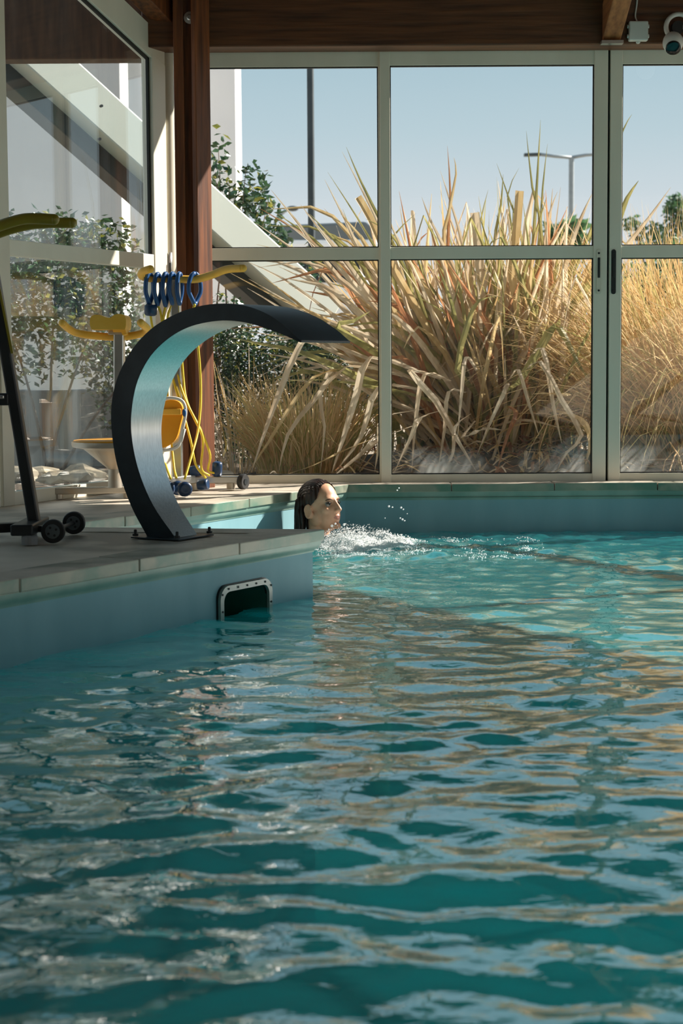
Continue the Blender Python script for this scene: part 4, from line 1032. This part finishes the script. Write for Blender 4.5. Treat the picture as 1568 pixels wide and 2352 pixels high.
band(396, 8, 628, 698, [(396, 697, 7.9), (385, 740, 7.9), (408, 860, 7.9), (424, 915, 7.85), (448, 965, 7.84), (466, 1010, 7.84), (462, 1075, 7.86), (480, 1092, 7.9)], (fl(450, 8.00, DECK + 0.088), (0.9, -0.3, 0.1), 0.026, 0.026), 'blue loop band hanging just left of the steel handlebar post')
band(412, 6, 628, 698, [(412, 697, 7.9), (411, 720, 7.9), (420, 860, 7.9), (430, 925, 7.86), (462, 990, 7.88), (482, 1045, 7.92), (478, 1080, 7.98), (500, 1088, 8.0)], (V((ap(499, 1088, 8.02).x, 8.01, DECK + 0.061 + 0.034)), (0.05, -0.1, 1), 0.024, 0.034), 'blue loop band hanging just right of the steel handlebar post')
band(447, 14, 628, 699, [(447, 698, 7.88), (445, 720, 7.88), (456, 810, 7.88), (461, 905, 7.86), (455, 985, 7.80), (440, 1045, 7.70), (424, 1100, 7.62)], (fl(423, 7.58), ax_c, 0.033, 0.024), 'single wide open blue loop band hanging apart in front of the column', open_=True)

# ------------------------------------------------------------------ outside: ground, beds, rocks
GZ0 = 0.20
m = MB()
gx = np.linspace(-60, 60, 61); gyy = np.concatenate([np.linspace(-20, 8.3, 8), np.linspace(8.5, 14, 40), np.linspace(15, 140, 30)])
idg = {}
for i, x in enumerate(gx):
    for j, y in enumerate(gyy):
        idg[(i, j)] = len(m.v); m.v.append((x, y, GZ0 - 0.03))
for i in range(len(gx) - 1):
    for j in range(len(gyy) - 1):
        x, y = (gx[i] + gx[i + 1]) / 2, (gyy[j] + gyy[j + 1]) / 2
        if abs(x) < 5.5 and -3.5 < y < 8.4: continue
        m.f.append((idg[(i, j)], idg[(i + 1, j)], idg[(i + 1, j + 1)], idg[(i, j + 1)])); m.m.append(0)
tag(m.build('floor_outside', M['ground']), kind='structure')
# planting bed with a low mound
def bed_h(x, y):
    d = math.exp(-(((x - 0.85) / 1.0) ** 2 + ((y - 9.75) / 0.7) ** 2))
    return GZ0 + 0.16 * d + 0.015 * mnoise.noise(V((x * 5, y * 5, 0)))
m = MB(); bx_ = np.linspace(-2.6, 4.2, 90); by_ = np.linspace(8.55, 11.5, 44)
for x in bx_:
    for y in by_: m.v.append((x, y, bed_h(x, y)))
nbj = len(by_)
for i in range(len(bx_) - 1):
    for j in range(nbj - 1): m.f.append((i * nbj + j, (i + 1) * nbj + j, (i + 1) * nbj + j + 1, i * nbj + j + 1)); m.m.append(0)
tag(m.build('planting_bed', M['soil'], smooth=True), 'dark soil bed with dry litter outside the windows', 'soil', kind='stuff')
def rock(c, r, label):
    bm = bmesh.new(); bmesh.ops.create_icosphere(bm, subdivisions=2, radius=1)
    o_ = random.uniform(0, 99)
    for v in bm.verts:
        k = 1 + 0.45 * mnoise.noise(v.co * 1.3 + V((o_, 0, 0))); v.co = V((v.co.x * r[0] * k, v.co.y * r[1] * k, max(-0.3, v.co.z) * r[2] * k))
    me = bpy.data.meshes.new('rock'); bm.to_mesh(me); bm.free(); me.materials.append(M['rock'])
    o = bpy.data.objects.new('rock', me); COL.objects.link(o); o.location = c
    return tag(o, label, 'rock', 'rocks along the glass')
for k, (px, Y, r, lab) in enumerate(((135, 9.0, 0.10, 'pale rock under the window left of the orange disc'), (190, 8.95, 0.13, 'largest pale rock below the grey concrete wall'), (236, 9.1, 0.09, 'small pale rock just left of the steel pedestal leg'),
                                     (95, 9.3, 0.11, 'pale rock beside the dark bike post outside the glass'), (510, 9.0, 0.085, 'rough pale rock outside at the foot of the timber column'), (40, 9.2, 0.12, 'leftmost pale rock outside the streaked glass'))):
    p = at(px, 1090, Y); rock((p.x, Y, GZ0 + r * 0.22), (r, r * 0.8, r * 0.5), lab)

# ------------------------------------------------------------------ leaves
def leaf_mesh(pts, wd, fold=0.25, side=None, cut=False, rings=7):
    """a long strap leaf along the points"""
    P = curve(pts, max(2, rings // (len(pts) - 1) + 1)); n = len(P); vs, fs = [], []
    for i, p in enumerate(P):
        t = i / (n - 1); d = (P[min(i + 1, n - 1)] - P[max(i - 1, 0)]).normalized()
        s = (side - d * side.dot(d)).normalized(); nn = d.cross(s)
        w = wd * (0.55 + 0.45 * min(1, t * 2.5)) * (1.0 if cut else max(0.02, min(1.0, (1 - t) * 2.2)) ** 0.8)
        vs += [p - s * w / 2, p + nn * (w * fold), p + s * w / 2]
    for i in range(n - 1):
        a = i * 3; fs += [(a, a + 1, a + 4, a + 3), (a + 1, a + 2, a + 5, a + 4)]
    return vs, fs
def leaf_obj(name, pts, wd, m_, parent, side, fold=0.25, cut=False):
    vs, fs = leaf_mesh(pts, wd, fold, side, cut)
    me = bpy.data.meshes.new(name); me.from_pydata([tuple(v) for v in vs], [], fs); me.materials.append(m_)
    o = bpy.data.objects.new(name, me); COL.objects.link(o); set_parent(o, parent); return o
FC = V((0.86, 9.72, 0.34))
flax = empty('flax_clump', FC, 'huge clump of dry golden strap-leaved flax outside the middle window', 'plant')
pal = ['leaf_tan'] * 10 + ['leaf_gold'] * 6 + ['leaf_olive'] * 7 + ['leaf_red'] * 3
def flax_leaf(g):
    az = g.uniform(0, 2 * math.pi); lean = abs(g.gauss(0, 1)) * 24 + 3
    side_bias = g.random()
    if side_bias < 0.55: az = g.choice((0, math.pi)) + g.gauss(0, 0.5)
    lean = min(lean, 80); ln = g.uniform(0.78, 1.46) * (1 - lean / 300)
    b = FC + V((g.gauss(0, 0.26), g.gauss(0, 0.17), 0)); b.z = bed_h(b.x, b.y) - 0.03
    lr = math.radians(lean); h = V((math.cos(az), math.sin(az), 0))
    # outer bases lean outwards
    h = (h + V((b.x - FC.x, b.y - FC.y, 0)) * 1.2); h.z = 0; h.normalize()
    droop = g.choice((0, 0, 0, 0.1, 0.25, 0.5)) * (lean / 40)
    p1 = b + (h * math.sin(lr * 0.7) + V((0, 0, math.cos(lr * 0.7)))) * ln * 0.4
    p2 = p1 + (h * math.sin(lr) + V((0, 0, math.cos(lr)))) * ln * 0.35
    l3 = lr * (1.15 + droop)
    p3 = p2 + (h * math.sin(l3) + V((0, 0, math.cos(l3)))) * ln * 0.3
    pts = [b, p1, p2, p3]
    if g.random() < 0.10: pts.append(p3 + h * 0.12 - V((0, 0, g.uniform(0.1, 0.45))))      # snapped tip
    for p in pts:
        if p.y < 8.62: p.y = 8.62 + (8.62 - p.y) * 0.15
        if p.z < bed_h(p.x, p.y) + 0.01: p.z = bed_h(p.x, p.y) + 0.01
    sd = V((-h.y, h.x, 0)) * g.uniform(0.4, 1) + V((g.uniform(-.6, .6), g.uniform(-.6, .6), 0.2)) 
    sd = V((1, 0.3 * g.uniform(-1, 1), 0)) if g.random() < 0.5 else sd
    return pts, g.uniform(0.020, 0.042), sd.normalized(), g.choice(pal)
G = random.Random(21)
# leaves that can be followed one by one in the picture: (points from tip to lower end, width, kind, flat cut tip)
traced = [
 ([(1241, 275), (1234, 400), (1224, 560)], 9.5, .022, 'leaf_olive', 0), ([(1208, 300), (1222, 430), (1246, 570)], 9.5, .022, 'leaf_olive', 0),
 ([(1257, 330), (1246, 430), (1235, 580)], 9.7, .018, 'leaf_olive', 0), ([(1192, 385), (1165, 450), (1180, 560)], 9.8, .014, 'leaf_olive', 0),
 ([(1027, 335), (1034, 450), (1028, 580)], 9.5, .022, 'leaf_red', 0), ([(1042, 362), (1047, 400), (1030, 490), (1020, 580)], 9.45, .022, 'leaf_gold', 0),
 ([(1010, 390), (1036, 470), (1066, 580)], 9.55, .02, 'leaf_tan', 0), ([(1121, 435), (1105, 500), (1095, 580)], 9.7, .016, 'leaf_olive', 0),
 ([(1090, 488), (1096, 540), (1104, 640)], 9.35, .055, 'leaf_tan', 1), ([(1193, 438), (1187, 520), (1176, 640)], 9.35, .05, 'leaf_gold', 1),
 ([(1155, 400), (1150, 470), (1132, 600)], 9.6, .022, 'leaf_olive', 0), ([(1140, 375), (1170, 460), (1200, 560)], 9.65, .018, 'leaf_olive', 0),
 ([(1280, 440), (1262, 490), (1245, 580)], 9.6, .024, 'leaf_tan', 0), ([(1362, 440), (1330, 510), (1300, 600)], 9.3, .036, 'leaf_tan', 0),
 ([(955, 490), (905, 540), (890, 600)], 9.3, .018, 'leaf_olive', 0), ([(968, 452), (990, 510), (1030, 590)], 9.4, .024, 'leaf_tan', 0),
 ([(795, 338), (830, 420), (880, 520), (930, 620)], 9.3, .024, 'leaf_olive', 0), ([(785, 348), (838, 450), (890, 560)], 9.35, .022, 'leaf_tan', 0),
 ([(745, 412), (790, 500), (840, 600)], 9.2, .024, 'leaf_tan', 0), ([(752, 395), (820, 500), (880, 600)], 9.4, .018, 'leaf_olive', 0),
 ([(822, 452), (850, 500), (905, 620)], 9.15, .042, 'leaf_gold', 1), ([(622, 436), (690, 520), (780, 640)], 9.1, .028, 'leaf_tan', 0),
 ([(640, 500), (720, 560), (820, 660)], 9.05, .028, 'leaf_tan', 0), ([(690, 470), (760, 560), (850, 680)], 9.1, .032, 'leaf_tan', 0),
 ([(560, 598), (650, 640), (760, 720), (860, 800)], 9.0, .026, 'leaf_tan', 0), ([(525, 625), (640, 685), (760, 740)], 8.95, .02, 'leaf_gold', 0),
 ([(568, 662), (640, 705), (760, 790)], 8.9, .02, 'leaf_tan', 0), ([(535, 776), (600, 790), (700, 812), (830, 870)], 8.85, .042, 'leaf_olive', 0),
 ([(555, 760), (640, 772), (740, 795)], 8.9, .02, 'leaf_tan', 0), ([(575, 885), (690, 872), (780, 876), (860, 890)], 8.8, .026, 'leaf_olive', 0),
 ([(850, 715), (810, 738), (775, 757)], 8.78, .04, 'leaf_olive', 0), ([(548, 804), (640, 800), (740, 830), (850, 905)], 8.95, .018, 'leaf_tan', 0),
 ([(1540, 430), (1490, 500), (1430, 575), (1370, 660)], 9.2, .036, 'leaf_tan', 0), ([(1466, 415), (1440, 455), (1415, 520), (1380, 620)], 9.2, .05, 'leaf_olive', 0),
 ([(1451, 262), (1430, 300), (1395, 400), (1360, 520)], 9.4, .02, 'leaf_olive', 0), ([(1350, 872), (1320, 820), (1285, 755), (1260, 765), (1190, 880)], 8.95, .05, 'leaf_olive', 0),
 ([(1150, 680), (1100, 690), (1075, 740), (1050, 850)], 9.0, .035, 'leaf_olive', 0),
]
dead = [  # broken dry leaves leaning on the glass, from tip on the ground to where they leave the clump
 ([(578, 1082), (605, 1000), (640, 905), (690, 790), (760, 740)], 8.75, .034, 'leaf_tan'), ([(566, 1090), (620, 1010), (690, 900), (760, 850)], 8.8, .026, 'leaf_gold'),
 ([(640, 1085), (660, 1000), (720, 920), (800, 840)], 8.8, .03, 'leaf_tan'), ([(760, 1090), (790, 1000), (820, 900), (850, 820)], 8.7, .04, 'leaf_tan'),
 ([(770, 1085), (830, 1000), (870, 890)], 8.75, .032, 'leaf_tan'), ([(640, 1095), (720, 1068), (800, 1030)], 8.72, .024, 'leaf_gold'), ([(760, 1098), (820, 1050), (870, 1010)], 8.7, .036, 'leaf_tan'),
 ([(735, 1085), (745, 980), (735, 900), (790, 830)], 8.85, .024, 'leaf_tan'), ([(860, 1085), (870, 1020), (880, 960)], 8.66, .022, 'leaf_tan'),
 ([(905, 1085), (945, 1000), (965, 960)], 8.7, .03, 'leaf_tan'), ([(1050, 1010), (1060, 900), (1070, 820)], 8.72, .022, 'leaf_tan'), ([(1095, 1085), (1050, 1010), (1000, 920), (940, 850)], 8.72, .034, 'leaf_tan'),
 ([(1020, 1085), (1040, 1040), (1045, 980)], 8.66, .02, 'leaf_tan'), ([(1095, 1045), (1130, 960), (1165, 885)], 8.75, .024, 'leaf_tan'), ([(1155, 988), (1110, 985), (1062, 1005)], 8.78, .026, 'leaf_tan'),
 ([(1290, 1020), (1270, 930), (1245, 800)], 8.75, .026, 'leaf_tan'), ([(1275, 1090), (1300, 1040), (1335, 1000), (1290, 920), (1240, 830)], 8.68, .028, 'leaf_tan'),
 ([(1340, 1085), (1355, 1010), (1330, 960)], 8.66, .03, 'leaf_gold'), ([(1140, 1085), (1165, 1000), (1185, 950)], 8.75, .026, 'leaf_red'), ([(1005, 1085), (1020, 990), (1030, 900)], 8.85, .022, 'leaf_tan'),
 ([(1240, 1010), (1215, 930), (1190, 850)], 8.8, .02, 'leaf_tan'), ([(945, 1085), (955, 960), (975, 860)], 8.8, .026, 'leaf_tan'), ([(1220, 905), (1260, 903), (1310, 908)], 8.74, .014, 'leaf_gold'),
]
npart = 0
for pts, Y, wd, k_, cut in traced:
    P = [at(x, y, Y) for x, y in pts]; lo_ = P[-1]
    b = FC + V((G.gauss(0, 0.18), G.gauss(0, 0.1) - 0.1, 0)); b.z = bed_h(b.x, b.y) - 0.02
    b.x += (lo_.x - b.x) * 0.25
    mid = lo_ * 0.5 + b * 0.5 + V((0, 0, 0.10))
    leaf_obj('leaf', [b, mid] + P[::-1], wd, M[k_], flax, V((0.9, 0.35, 0.1)), 0.2, bool(cut)); npart += 1
for pts, Y, wd, k_ in dead:
    P = [at(x, y, Y) for x, y in pts]
    for p in P: p.z = max(p.z, bed_h(p.x, p.y) + 0.008)
    leaf_obj('leaf', [(P[-1] + (FC + V((0, 0, 0.3)) - P[-1]) * 0.35)] + P[::-1], wd, M[k_], flax, V((0.9, 0.3, 0.3)), 0.15); npart += 1
for i in range(85):                                    # leaves fanned out over the left pane and the lower middle
    if i < 62: tx, ty = G.uniform(520, 880), G.uniform(470, 900)
    else: tx, ty = G.uniform(900, 1360), G.uniform(560, 1000)
    yt = G.uniform(8.8, 9.5); tip = at(tx, ty, yt)
    b = FC + V((G.gauss(-0.12, 0.16), G.gauss(-0.1, 0.12), 0)); b.z = bed_h(b.x, b.y) - 0.02
    dv_ = tip - b; arch = V((0, 0, 0.16 * dv_.length * G.uniform(0.3, 1.3)))
    pts = [b, b + dv_ * 0.35 + arch * 0.8, b + dv_ * 0.7 + arch, tip]
    for p in pts: p.z = max(p.z, bed_h(p.x, p.y) + 0.01)
    leaf_obj('leaf', pts, G.uniform(0.018, 0.036), M[G.choice(pal)], flax, V((0.75, 0.3, 0.5)).normalized(), 0.2); npart += 1
while npart < 298:
    pts, wd, sd, k_ = flax_leaf(G); leaf_obj('leaf', pts, wd, M[k_], flax, sd); npart += 1
rest = {k_: MB() for k_ in set(pal)}
for i in range(520):
    pts, wd, sd, k_ = flax_leaf(G); rest[k_].add(*leaf_mesh(pts, wd * 0.9, 0.25, sd, False, 5))
for i in range(420):                                  # short dead litter at the foot
    x, y = FC.x + G.gauss(0, 0.55), FC.y - 0.35 + G.gauss(0, 0.35); y = max(y, 8.62)
    a = G.uniform(0, 6.28); h = V((math.cos(a), math.sin(a), 0)); b = V((x, y, bed_h(x, y) + G.uniform(0.0, 0.07))); ln = G.uniform(0.05, 0.22)
    q0 = b + h * ln * .5 + V((0, 0, G.uniform(0, .05))); q1 = b + h * ln + V((0, 0, G.uniform(-.01, .06)))
    for q in (q0, q1):
        if q.y < 8.6: q.y = 8.6 + (8.6 - q.y)
    rest[G.choice(('leaf_tan', 'leaf_red', 'leaf_gold'))].add(*leaf_mesh([b, q0, q1], G.uniform(0.01, 0.025), 0.2, V((-h.y, h.x, 0.3)).normalized(), False, 3))
ms, big = list(rest), MB()
for i, k_ in enumerate(ms): big.add(rest[k_].v, rest[k_].f, i)
o = big.build('leaf_mass', [M[k_] for k_ in ms], flax); o['kind'] = 'stuff'

def grass(name, label, c, n, ln, spread, lean, mats_, rad, wd, seed, hdir=None, ymin=8.62):
    g = random.Random(seed); t = empty(name, c, label, 'grass'); m = MB()
    for i in range(n):
        r_ = rad * math.sqrt(g.random()); a = g.uniform(0, 6.283); b = c + V((r_ * math.cos(a), r_ * 0.7 * math.sin(a), 0))
        az = a + g.gauss(0, 0.6); h = V((math.cos(az), math.sin(az), 0))
        if hdir and g.random() < 0.6: h = (h * 0.5 + hdir).normalized()
        le = math.radians(g.gauss(lean, spread)); l_ = g.uniform(*ln); dr = g.uniform(1.1, 2.2)
        p1 = b + (h * math.sin(le * .6) + V((0, 0, math.cos(le * .6)))) * l_ * .4
        p2 = p1 + (h * math.sin(le) + V((0, 0, math.cos(le)))) * l_ * .35
        p3 = p2 + (h * math.sin(le * dr) + V((0, 0, math.cos(le * dr)))) * l_ * .3
        for p in (p1, p2, p3):
            if p.y < ymin: p.y = ymin + (ymin - p.y) * .2
            p.z = max(p.z, GZ0 + 0.01)
        m.add(*leaf_mesh([b, p1, p2, p3], wd * g.uniform(.6, 1.3), 0.2, V((1, g.uniform(-.5, .5), 0.1)).normalized(), False, 4), g.randrange(len(mats_)))
    o = m.build('blades', [M[k] for k in mats_], t); o['kind'] = 'stuff'; return t
c = at(705, 1075, 9.25); c.z = GZ0 - 0.01
grass('ornamental_grass', 'small green and gold grass tuft left of the flax, below the beam', c, 1000, (0.30, 0.62), 16, 24, ['grass_green', 'grass_gold', 'grass_gold'], 0.26, 0.006, 4)
c = at(1590, 1000, 9.5); c.z = GZ0 - 0.01
grass('ornamental_grass', 'golden feathery arching grass behind the right-hand sliding door', c, 2600, (0.75, 1.45), 24, 38, ['grass_gold', 'grass_gold', 'leaf_gold', 'grass_green'], 0.40, 0.007, 6, V((-0.75, -0.3, 0)))
c = at(545, 1060, 9.5); c.z = GZ0 - 0.01
grass('ornamental_grass', 'thin dry wispy grass tuft beside the timber column', c, 80, (0.35, 0.75), 20, 28, ['grass_gold', 'leaf_tan'], 0.12, 0.006, 8)

# ------------------------------------------------------------------ shrubs and trees
def leaf_card(c, ln, wd, d, n_):
    d = d.normalized(); s = d.cross(n_).normalized(); u = s.cross(d)
    return [c, c + d * ln * .45 + s * wd / 2 + u * wd * .12, c + d * ln, c + d * ln * .45 - s * wd / 2 + u * wd * .12, c + d * ln * .5 - u * wd * .08], [(0, 1, 4), (1, 2, 4), (2, 3, 4), (3, 0, 4)]
def rdir(g): 
    v = V((g.gauss(0, 1), g.gauss(0, 1), g.gauss(0, 1))); return v.normalized()
def shrub(name, label, base, blobs, leaf, n_parts, n_stuff, mats_, seed, cat='shrub', group=None, stems=5, trunk_r=0.012):
    g = random.Random(seed); t = empty(name, base, label, cat, group); wts = [b[1][0] * b[1][2] for b in blobs]
    def one():
        c_, r_ = g.choices(blobs, wts)[0]
        v = rdir(g) * g.random() ** 0.4; p = c_ + V((v.x * r_[0], v.y * r_[1], v.z * r_[2]))
        d = rdir(g); d.z = d.z * .6 - .1
        return leaf_card(p, leaf * g.uniform(.7, 1.2), leaf * .5 * g.uniform(.8, 1.2), d, rdir(g))
    m = MB()
    for i in range(n_stuff): m.add(*one(), g.choices(range(len(mats_)), [6, 1, 1][:len(mats_)])[0])
    if m.v:
        o = m.build('foliage', [M[k] for k in mats_], t); o['kind'] = 'stuff'
    for i in range(n_parts):
        vs, fs = one(); me = bpy.data.meshes.new('leaf'); me.from_pydata([tuple(v) for v in vs], [], fs); me.materials.append(M[mats_[g.choices(range(len(mats_)), [6, 1, 1][:len(mats_)])[0]]])
        o = bpy.data.objects.new('leaf', me); COL.objects.link(o); set_parent(o, t)
    for i in range(stems):
        c_, r_ = blobs[i % len(blobs)]; e = c_ + V((g.uniform(-.5, .5) * r_[0], g.uniform(-.5, .5) * r_[1], r_[2] * .6))
        b = V((base[0], base[1], base[2])) + V((g.uniform(-.05, .05), g.uniform(-.05, .05), 0))
        pts = curve([b, b * .6 + e * .4 + V((g.uniform(-.08, .08), 0, .1)), e], 4)
        MB().tube(pts, [trunk_r * (1 - .8 * k / (len(pts) - 1)) for k in range(len(pts))], 6).build('stem', M['bark'], t, smooth=True)
    return t
A_ = lambda px, py, Y: at(px, py, Y)
shrub('leafy_shrub', 'glossy green leafy shrub against the sky beside the timber column', V((A_(520, 900, 11.3).x, 11.3, GZ0)),
      [(A_(503, 410, 11.3), (.065, .09, .34)), (A_(540, 470, 11.3), (.20, .14, .17)), (A_(578, 432, 11.3), (.11, .1, .17)), (A_(600, 500, 11.3), (.15, .14, .16)), (A_(560, 540, 11.3), (.18, .14, .15)), (A_(640, 550, 11.3), (.11, .1, .11)), (A_(690, 610, 11.3), (.16, .14, .16))],
      0.064, 290, 620, ['shrub', 'shrub', 'shrub_y'], 31, stems=4)
shrub('dark_bush', 'dark bush with small shiny leaves under the pale beam', V((A_(580, 1000, 10.0).x, 10.0, GZ0)),
      [(A_(590, 850, 10.0), (.34, .25, .33)), (A_(680, 830, 10.0), (.30, .25, .22)), (A_(530, 940, 10.0), (.28, .25, .35)), (A_(760, 850, 10.0), (.25, .22, .3)), (A_(515, 790, 10.0), (.2, .2, .30))],
      0.032, 120, 9500, ['shrub', 'shrub', 'shrub_y'], 32, stems=4)
shrub('side_bush', 'broad bush with mixed green and pale leaves behind the streaked left window', V((A_(120, 1000, 9.6).x, 9.6, GZ0)),
      [(A_(60, 720, 9.6), (.45, .3, .40)), (A_(180, 640, 9.8), (.35, .3, .32)), (A_(270, 760, 9.9), (.35, .3, .45)), (A_(330, 900, 9.9), (.3, .3, .4)), (A_(120, 560, 9.8), (.34, .25, .20)), (A_(230, 560, 9.8), (.25, .25, .16)), (A_(-60, 600, 9.5), (.35, .3, .35))],
      0.05, 240, 6500, ['shrub', 'shrub_far', 'shrub_y'], 33, stems=4)
shrub('hedge_bush', 'blurred fresh green bush beyond the feathery grass at the right edge', V((A_(1600, 900, 14.5).x, 14.5, GZ0)),
      [(A_(1560, 660, 14.5), (.55, .5, .42)), (A_(1500, 740, 14.5), (.45, .5, .40)), (A_(1640, 700, 14.5), (.6, .5, .6)), (A_(1570, 800, 14.5), (.7, .5, .5))],
      0.09, 0, 5200, ['shrub_far', 'shrub_far', 'shrub_y'], 34, stems=4, trunk_r=0.03)
shrub('distant_tree', 'distant airy tree at the right edge beyond the door', V((A_(1540, 800, 42).x, 42, GZ0)),
      [(A_(1500, 540, 42), (.55, .6, .30)), (A_(1450, 515, 42), (.2, .3, .2)), (A_(1555, 490, 42), (.35, .4, .45)), (A_(1550, 465, 42), (.25, .3, .2)), (A_(1600, 520, 42), (.6, .5, .7))],
      0.16, 0, 1500, ['shrub_far', 'shrub', 'shrub_far'], 35, 'tree', stems=5, trunk_r=0.10)
shrub('distant_palm', 'small round palm crown below the double street lamp', V((A_(1300, 800, 48).x, 48, GZ0)),
      [(A_(1300, 540, 48), (.40, .4, .36))], 0.5, 0, 260, ['shrub_far', 'shrub', 'shrub_far'], 36, 'tree', stems=1, trunk_r=0.14)
# ------------------------------------------------------------------ buildings, lamps, vehicle beyond
def house(name, label, x0, x1, y0, y1, zt, m_):
    t = empty(name, ((x0 + x1) / 2, (y0 + y1) / 2, GZ0), label, 'building')
    MB().box(((x0 + x1) / 2, (y0 + y1) / 2, (GZ0 + zt) / 2 - 0.02), (x1 - x0, y1 - y0, zt - GZ0)).build('wall', m_, t)
    MB().box(((x0 + x1) / 2, (y0 + y1) / 2, zt + 0.08), (x1 - x0 + 0.25, y1 - y0 + 0.25, 0.2)).build('roof_edge', M['concrete'], t)
    return t
xe = at(541, 300, 22).x
house('white_building', 'tall plain white building behind the shrub at the column', at(217, 200, 21).x + 0.85, xe, 22, 23.3, 6.5, M['render'])
xe2 = at(217, 200, 21).x
house('white_building', 'second white building block seen through the left window', -10, xe2 + 0.35, 20.6, 24.5, 6.6, M['render'])
# inclined pale beam
ia, ib = at(-420, -308, 9.3), at(735, 731, 11.2)
ibm = empty('inclined_beam', V((ib.x, ib.y, GZ0)), 'pale green-white inclined beam descending outside behind both windows', 'beam')
up_ = V((0.65, 0, 0.75))
MB().beam(ia, ib, 0.30, 0.23, (0, 0, 1)).build('beam_body', M['pale'], ibm, bevel=0.01)
dv = (ib - ia).normalized(); nv_ = (V((0, 0, 1)) - dv * dv.z).normalized()
MB().beam(ia - nv_ * 0.18 + V((0, .1, 0)), ib - nv_ * 0.18 + V((0, .1, 0)), 0.16, 0.13, (0, 0, 1)).build('dark_under_strip', M['pole'], ibm, bevel=0.006)  # added dark strip for a reflected band and dark underside below the beam
for px, py in ((231, 244), (227, 320)):
    MB().lathe([(0.008, 0), (0.008, 0.02)], at(px, py, 9.93), (0.5, -0.85, 0), 10).build('bolt', M['pole'], ibm)
lg = on_z(735, 1100, GZ0); MB().beam(V((ib.x - 0.05, ib.y + 0.05, GZ0 - 0.03)), ib + V((-0.05, 0.05, 0)), 0.16, 0.16, (0, 1, 0)).build('support_leg', M['pole'], ibm)
# low grey wall behind the left window
wx0, wx1 = at(-200, 900, 10.6).x, at(420, 900, 10.6).x
gw = MB().box(((wx0 + wx1) / 2, 10.62, (GZ0 + at(150, 887, 10.55).z) / 2 - 0.02), (wx1 - wx0, 0.15, at(150, 887, 10.55).z - GZ0)).build('garden_wall', M['concrete'], bevel=0.01)
tag(gw, 'low grey concrete garden wall seen through the streaked window', 'wall')
# lamp posts
lp = at(715, 500, 17); t = empty('lamp_post', V((lp.x, 17, GZ0)), 'thick dark lamp post standing in the left pane', 'lamp post')
MB().lathe([(0.06, 0), (0.06, 0.5), (0.035, 0.52), (0.033, 5.2)], V((lp.x, 17, GZ0)), (0, 0, 1), 18).build('pole', M['pole'], t, smooth=True, angle=40)
MB().lathe([(0.12, 0), (0.12, 0.02)], V((lp.x, 17, GZ0 - 0.01)), (0, 0, 1), 18).build('base_plate', M['pole'], t)
MB().beam(V((lp.x, 17, GZ0 + 5.15)), V((lp.x + 0.8, 17, GZ0 + 5.25)), 0.12, 0.08).build('lamp_head', M['pole'], t, bevel=0.02)
d0 = at(1312, 362, 58); t = empty('street_lamp', V((d0.x, 58, GZ0)), 'distant grey street lamp with two spread arms', 'street lamp')
MB().lathe([(0.10, 0), (0.085, d0.z - GZ0)], V((d0.x, 58, GZ0)), (0, 0, 1), 14).build('pole', M['greypole'], t, smooth=True, angle=40)
MB().tube([d0, at(1275, 359, 58), at(1235, 354, 58)], 0.055, 8).build('arm', M['greypole'], t, smooth=True)
MB().tube([d0, at(1345, 356, 58), at(1390, 352, 58)], 0.055, 8).build('arm', M['greypole'], t, smooth=True)
MB().beam(at(1240, 355, 58), at(1203, 356, 58), 0.25, 0.10).build('lamp_head', M['pole'], t, bevel=0.02)
MB().beam(at(1385, 352, 58), at(1422, 352, 58), 0.25, 0.10).build('lamp_head', M['pole'], t, bevel=0.02)
s0 = at(628, 520, 38); t = empty('street_lamp', V((s0.x, 38, GZ0)), 'small dome-headed street lamp on a curved pole behind the shrub', 'street lamp')
MB().tube(curve([V((s0.x, 38, GZ0)), V((s0.x, 38, s0.z - 0.5)), at(632, 512, 38), at(650, 488, 38), at(664, 480, 38)], 5), 0.035, 8).build('pole', M['greypole'], t, smooth=True)
MB().ball(at(672, 479, 38), (0.13, 0.13, 0.06)).build('lamp_head', M['pole'], t, smooth=True)
# camper van
vY = 27; vx0, vx1 = at(622, 540, vY).x, at(868, 540, vY).x; vz = at(740, 508, vY).z; vm = at(740, 548, vY).z
t = empty('camper_van', V(((vx0 + vx1) / 2, vY + 1.5, GZ0)), 'white van with a dark grey upper band parked behind the flax', 'van')
prof_v = [(vx0, GZ0 + 0.35), (vx1 + 0.05, GZ0 + 0.35), (vx1 + 0.08, GZ0 + 1.2), (vx1, vm), (vx0, vm)]
MB().prism([V((x, vY, z)) for x, z in prof_v], (0, 4.2, 0)).build('body', M['van'], t, bevel=0.08)
MB().prism([V((x, vY + 0.05, z)) for x, z in ((vx0 + 0.03, vm - 0.02), (vx1 - 0.02, vm - 0.02), (vx1 - 0.06, vz - 0.12), (vx1 - 0.18, vz), (vx0 + 0.12, vz - 0.05))], (0, 4.0, 0)).build('upper_band', M['vangrey'], t, bevel=0.05)
MB().box(((vx0 + vx1) / 2, vY - 0.01, vm - 0.42), ((vx1 - vx0) * 0.75, 0.04, 0.5)).build('rear_window', M['vanglass'], t, bevel=0.01)
for x in (vx0 + 0.25, vx1 - 0.25):
    for y in (vY + 0.9, vY + 3.3):
        MB().lathe([(0.2, -0.1), (0.34, -0.1), (0.36, 0), (0.34, 0.1), (0.2, 0.1)], V((x, y, GZ0 + 0.34)), (1, 0, 0), 22).build('wheel', M['rubber'], t, smooth=True, angle=40)
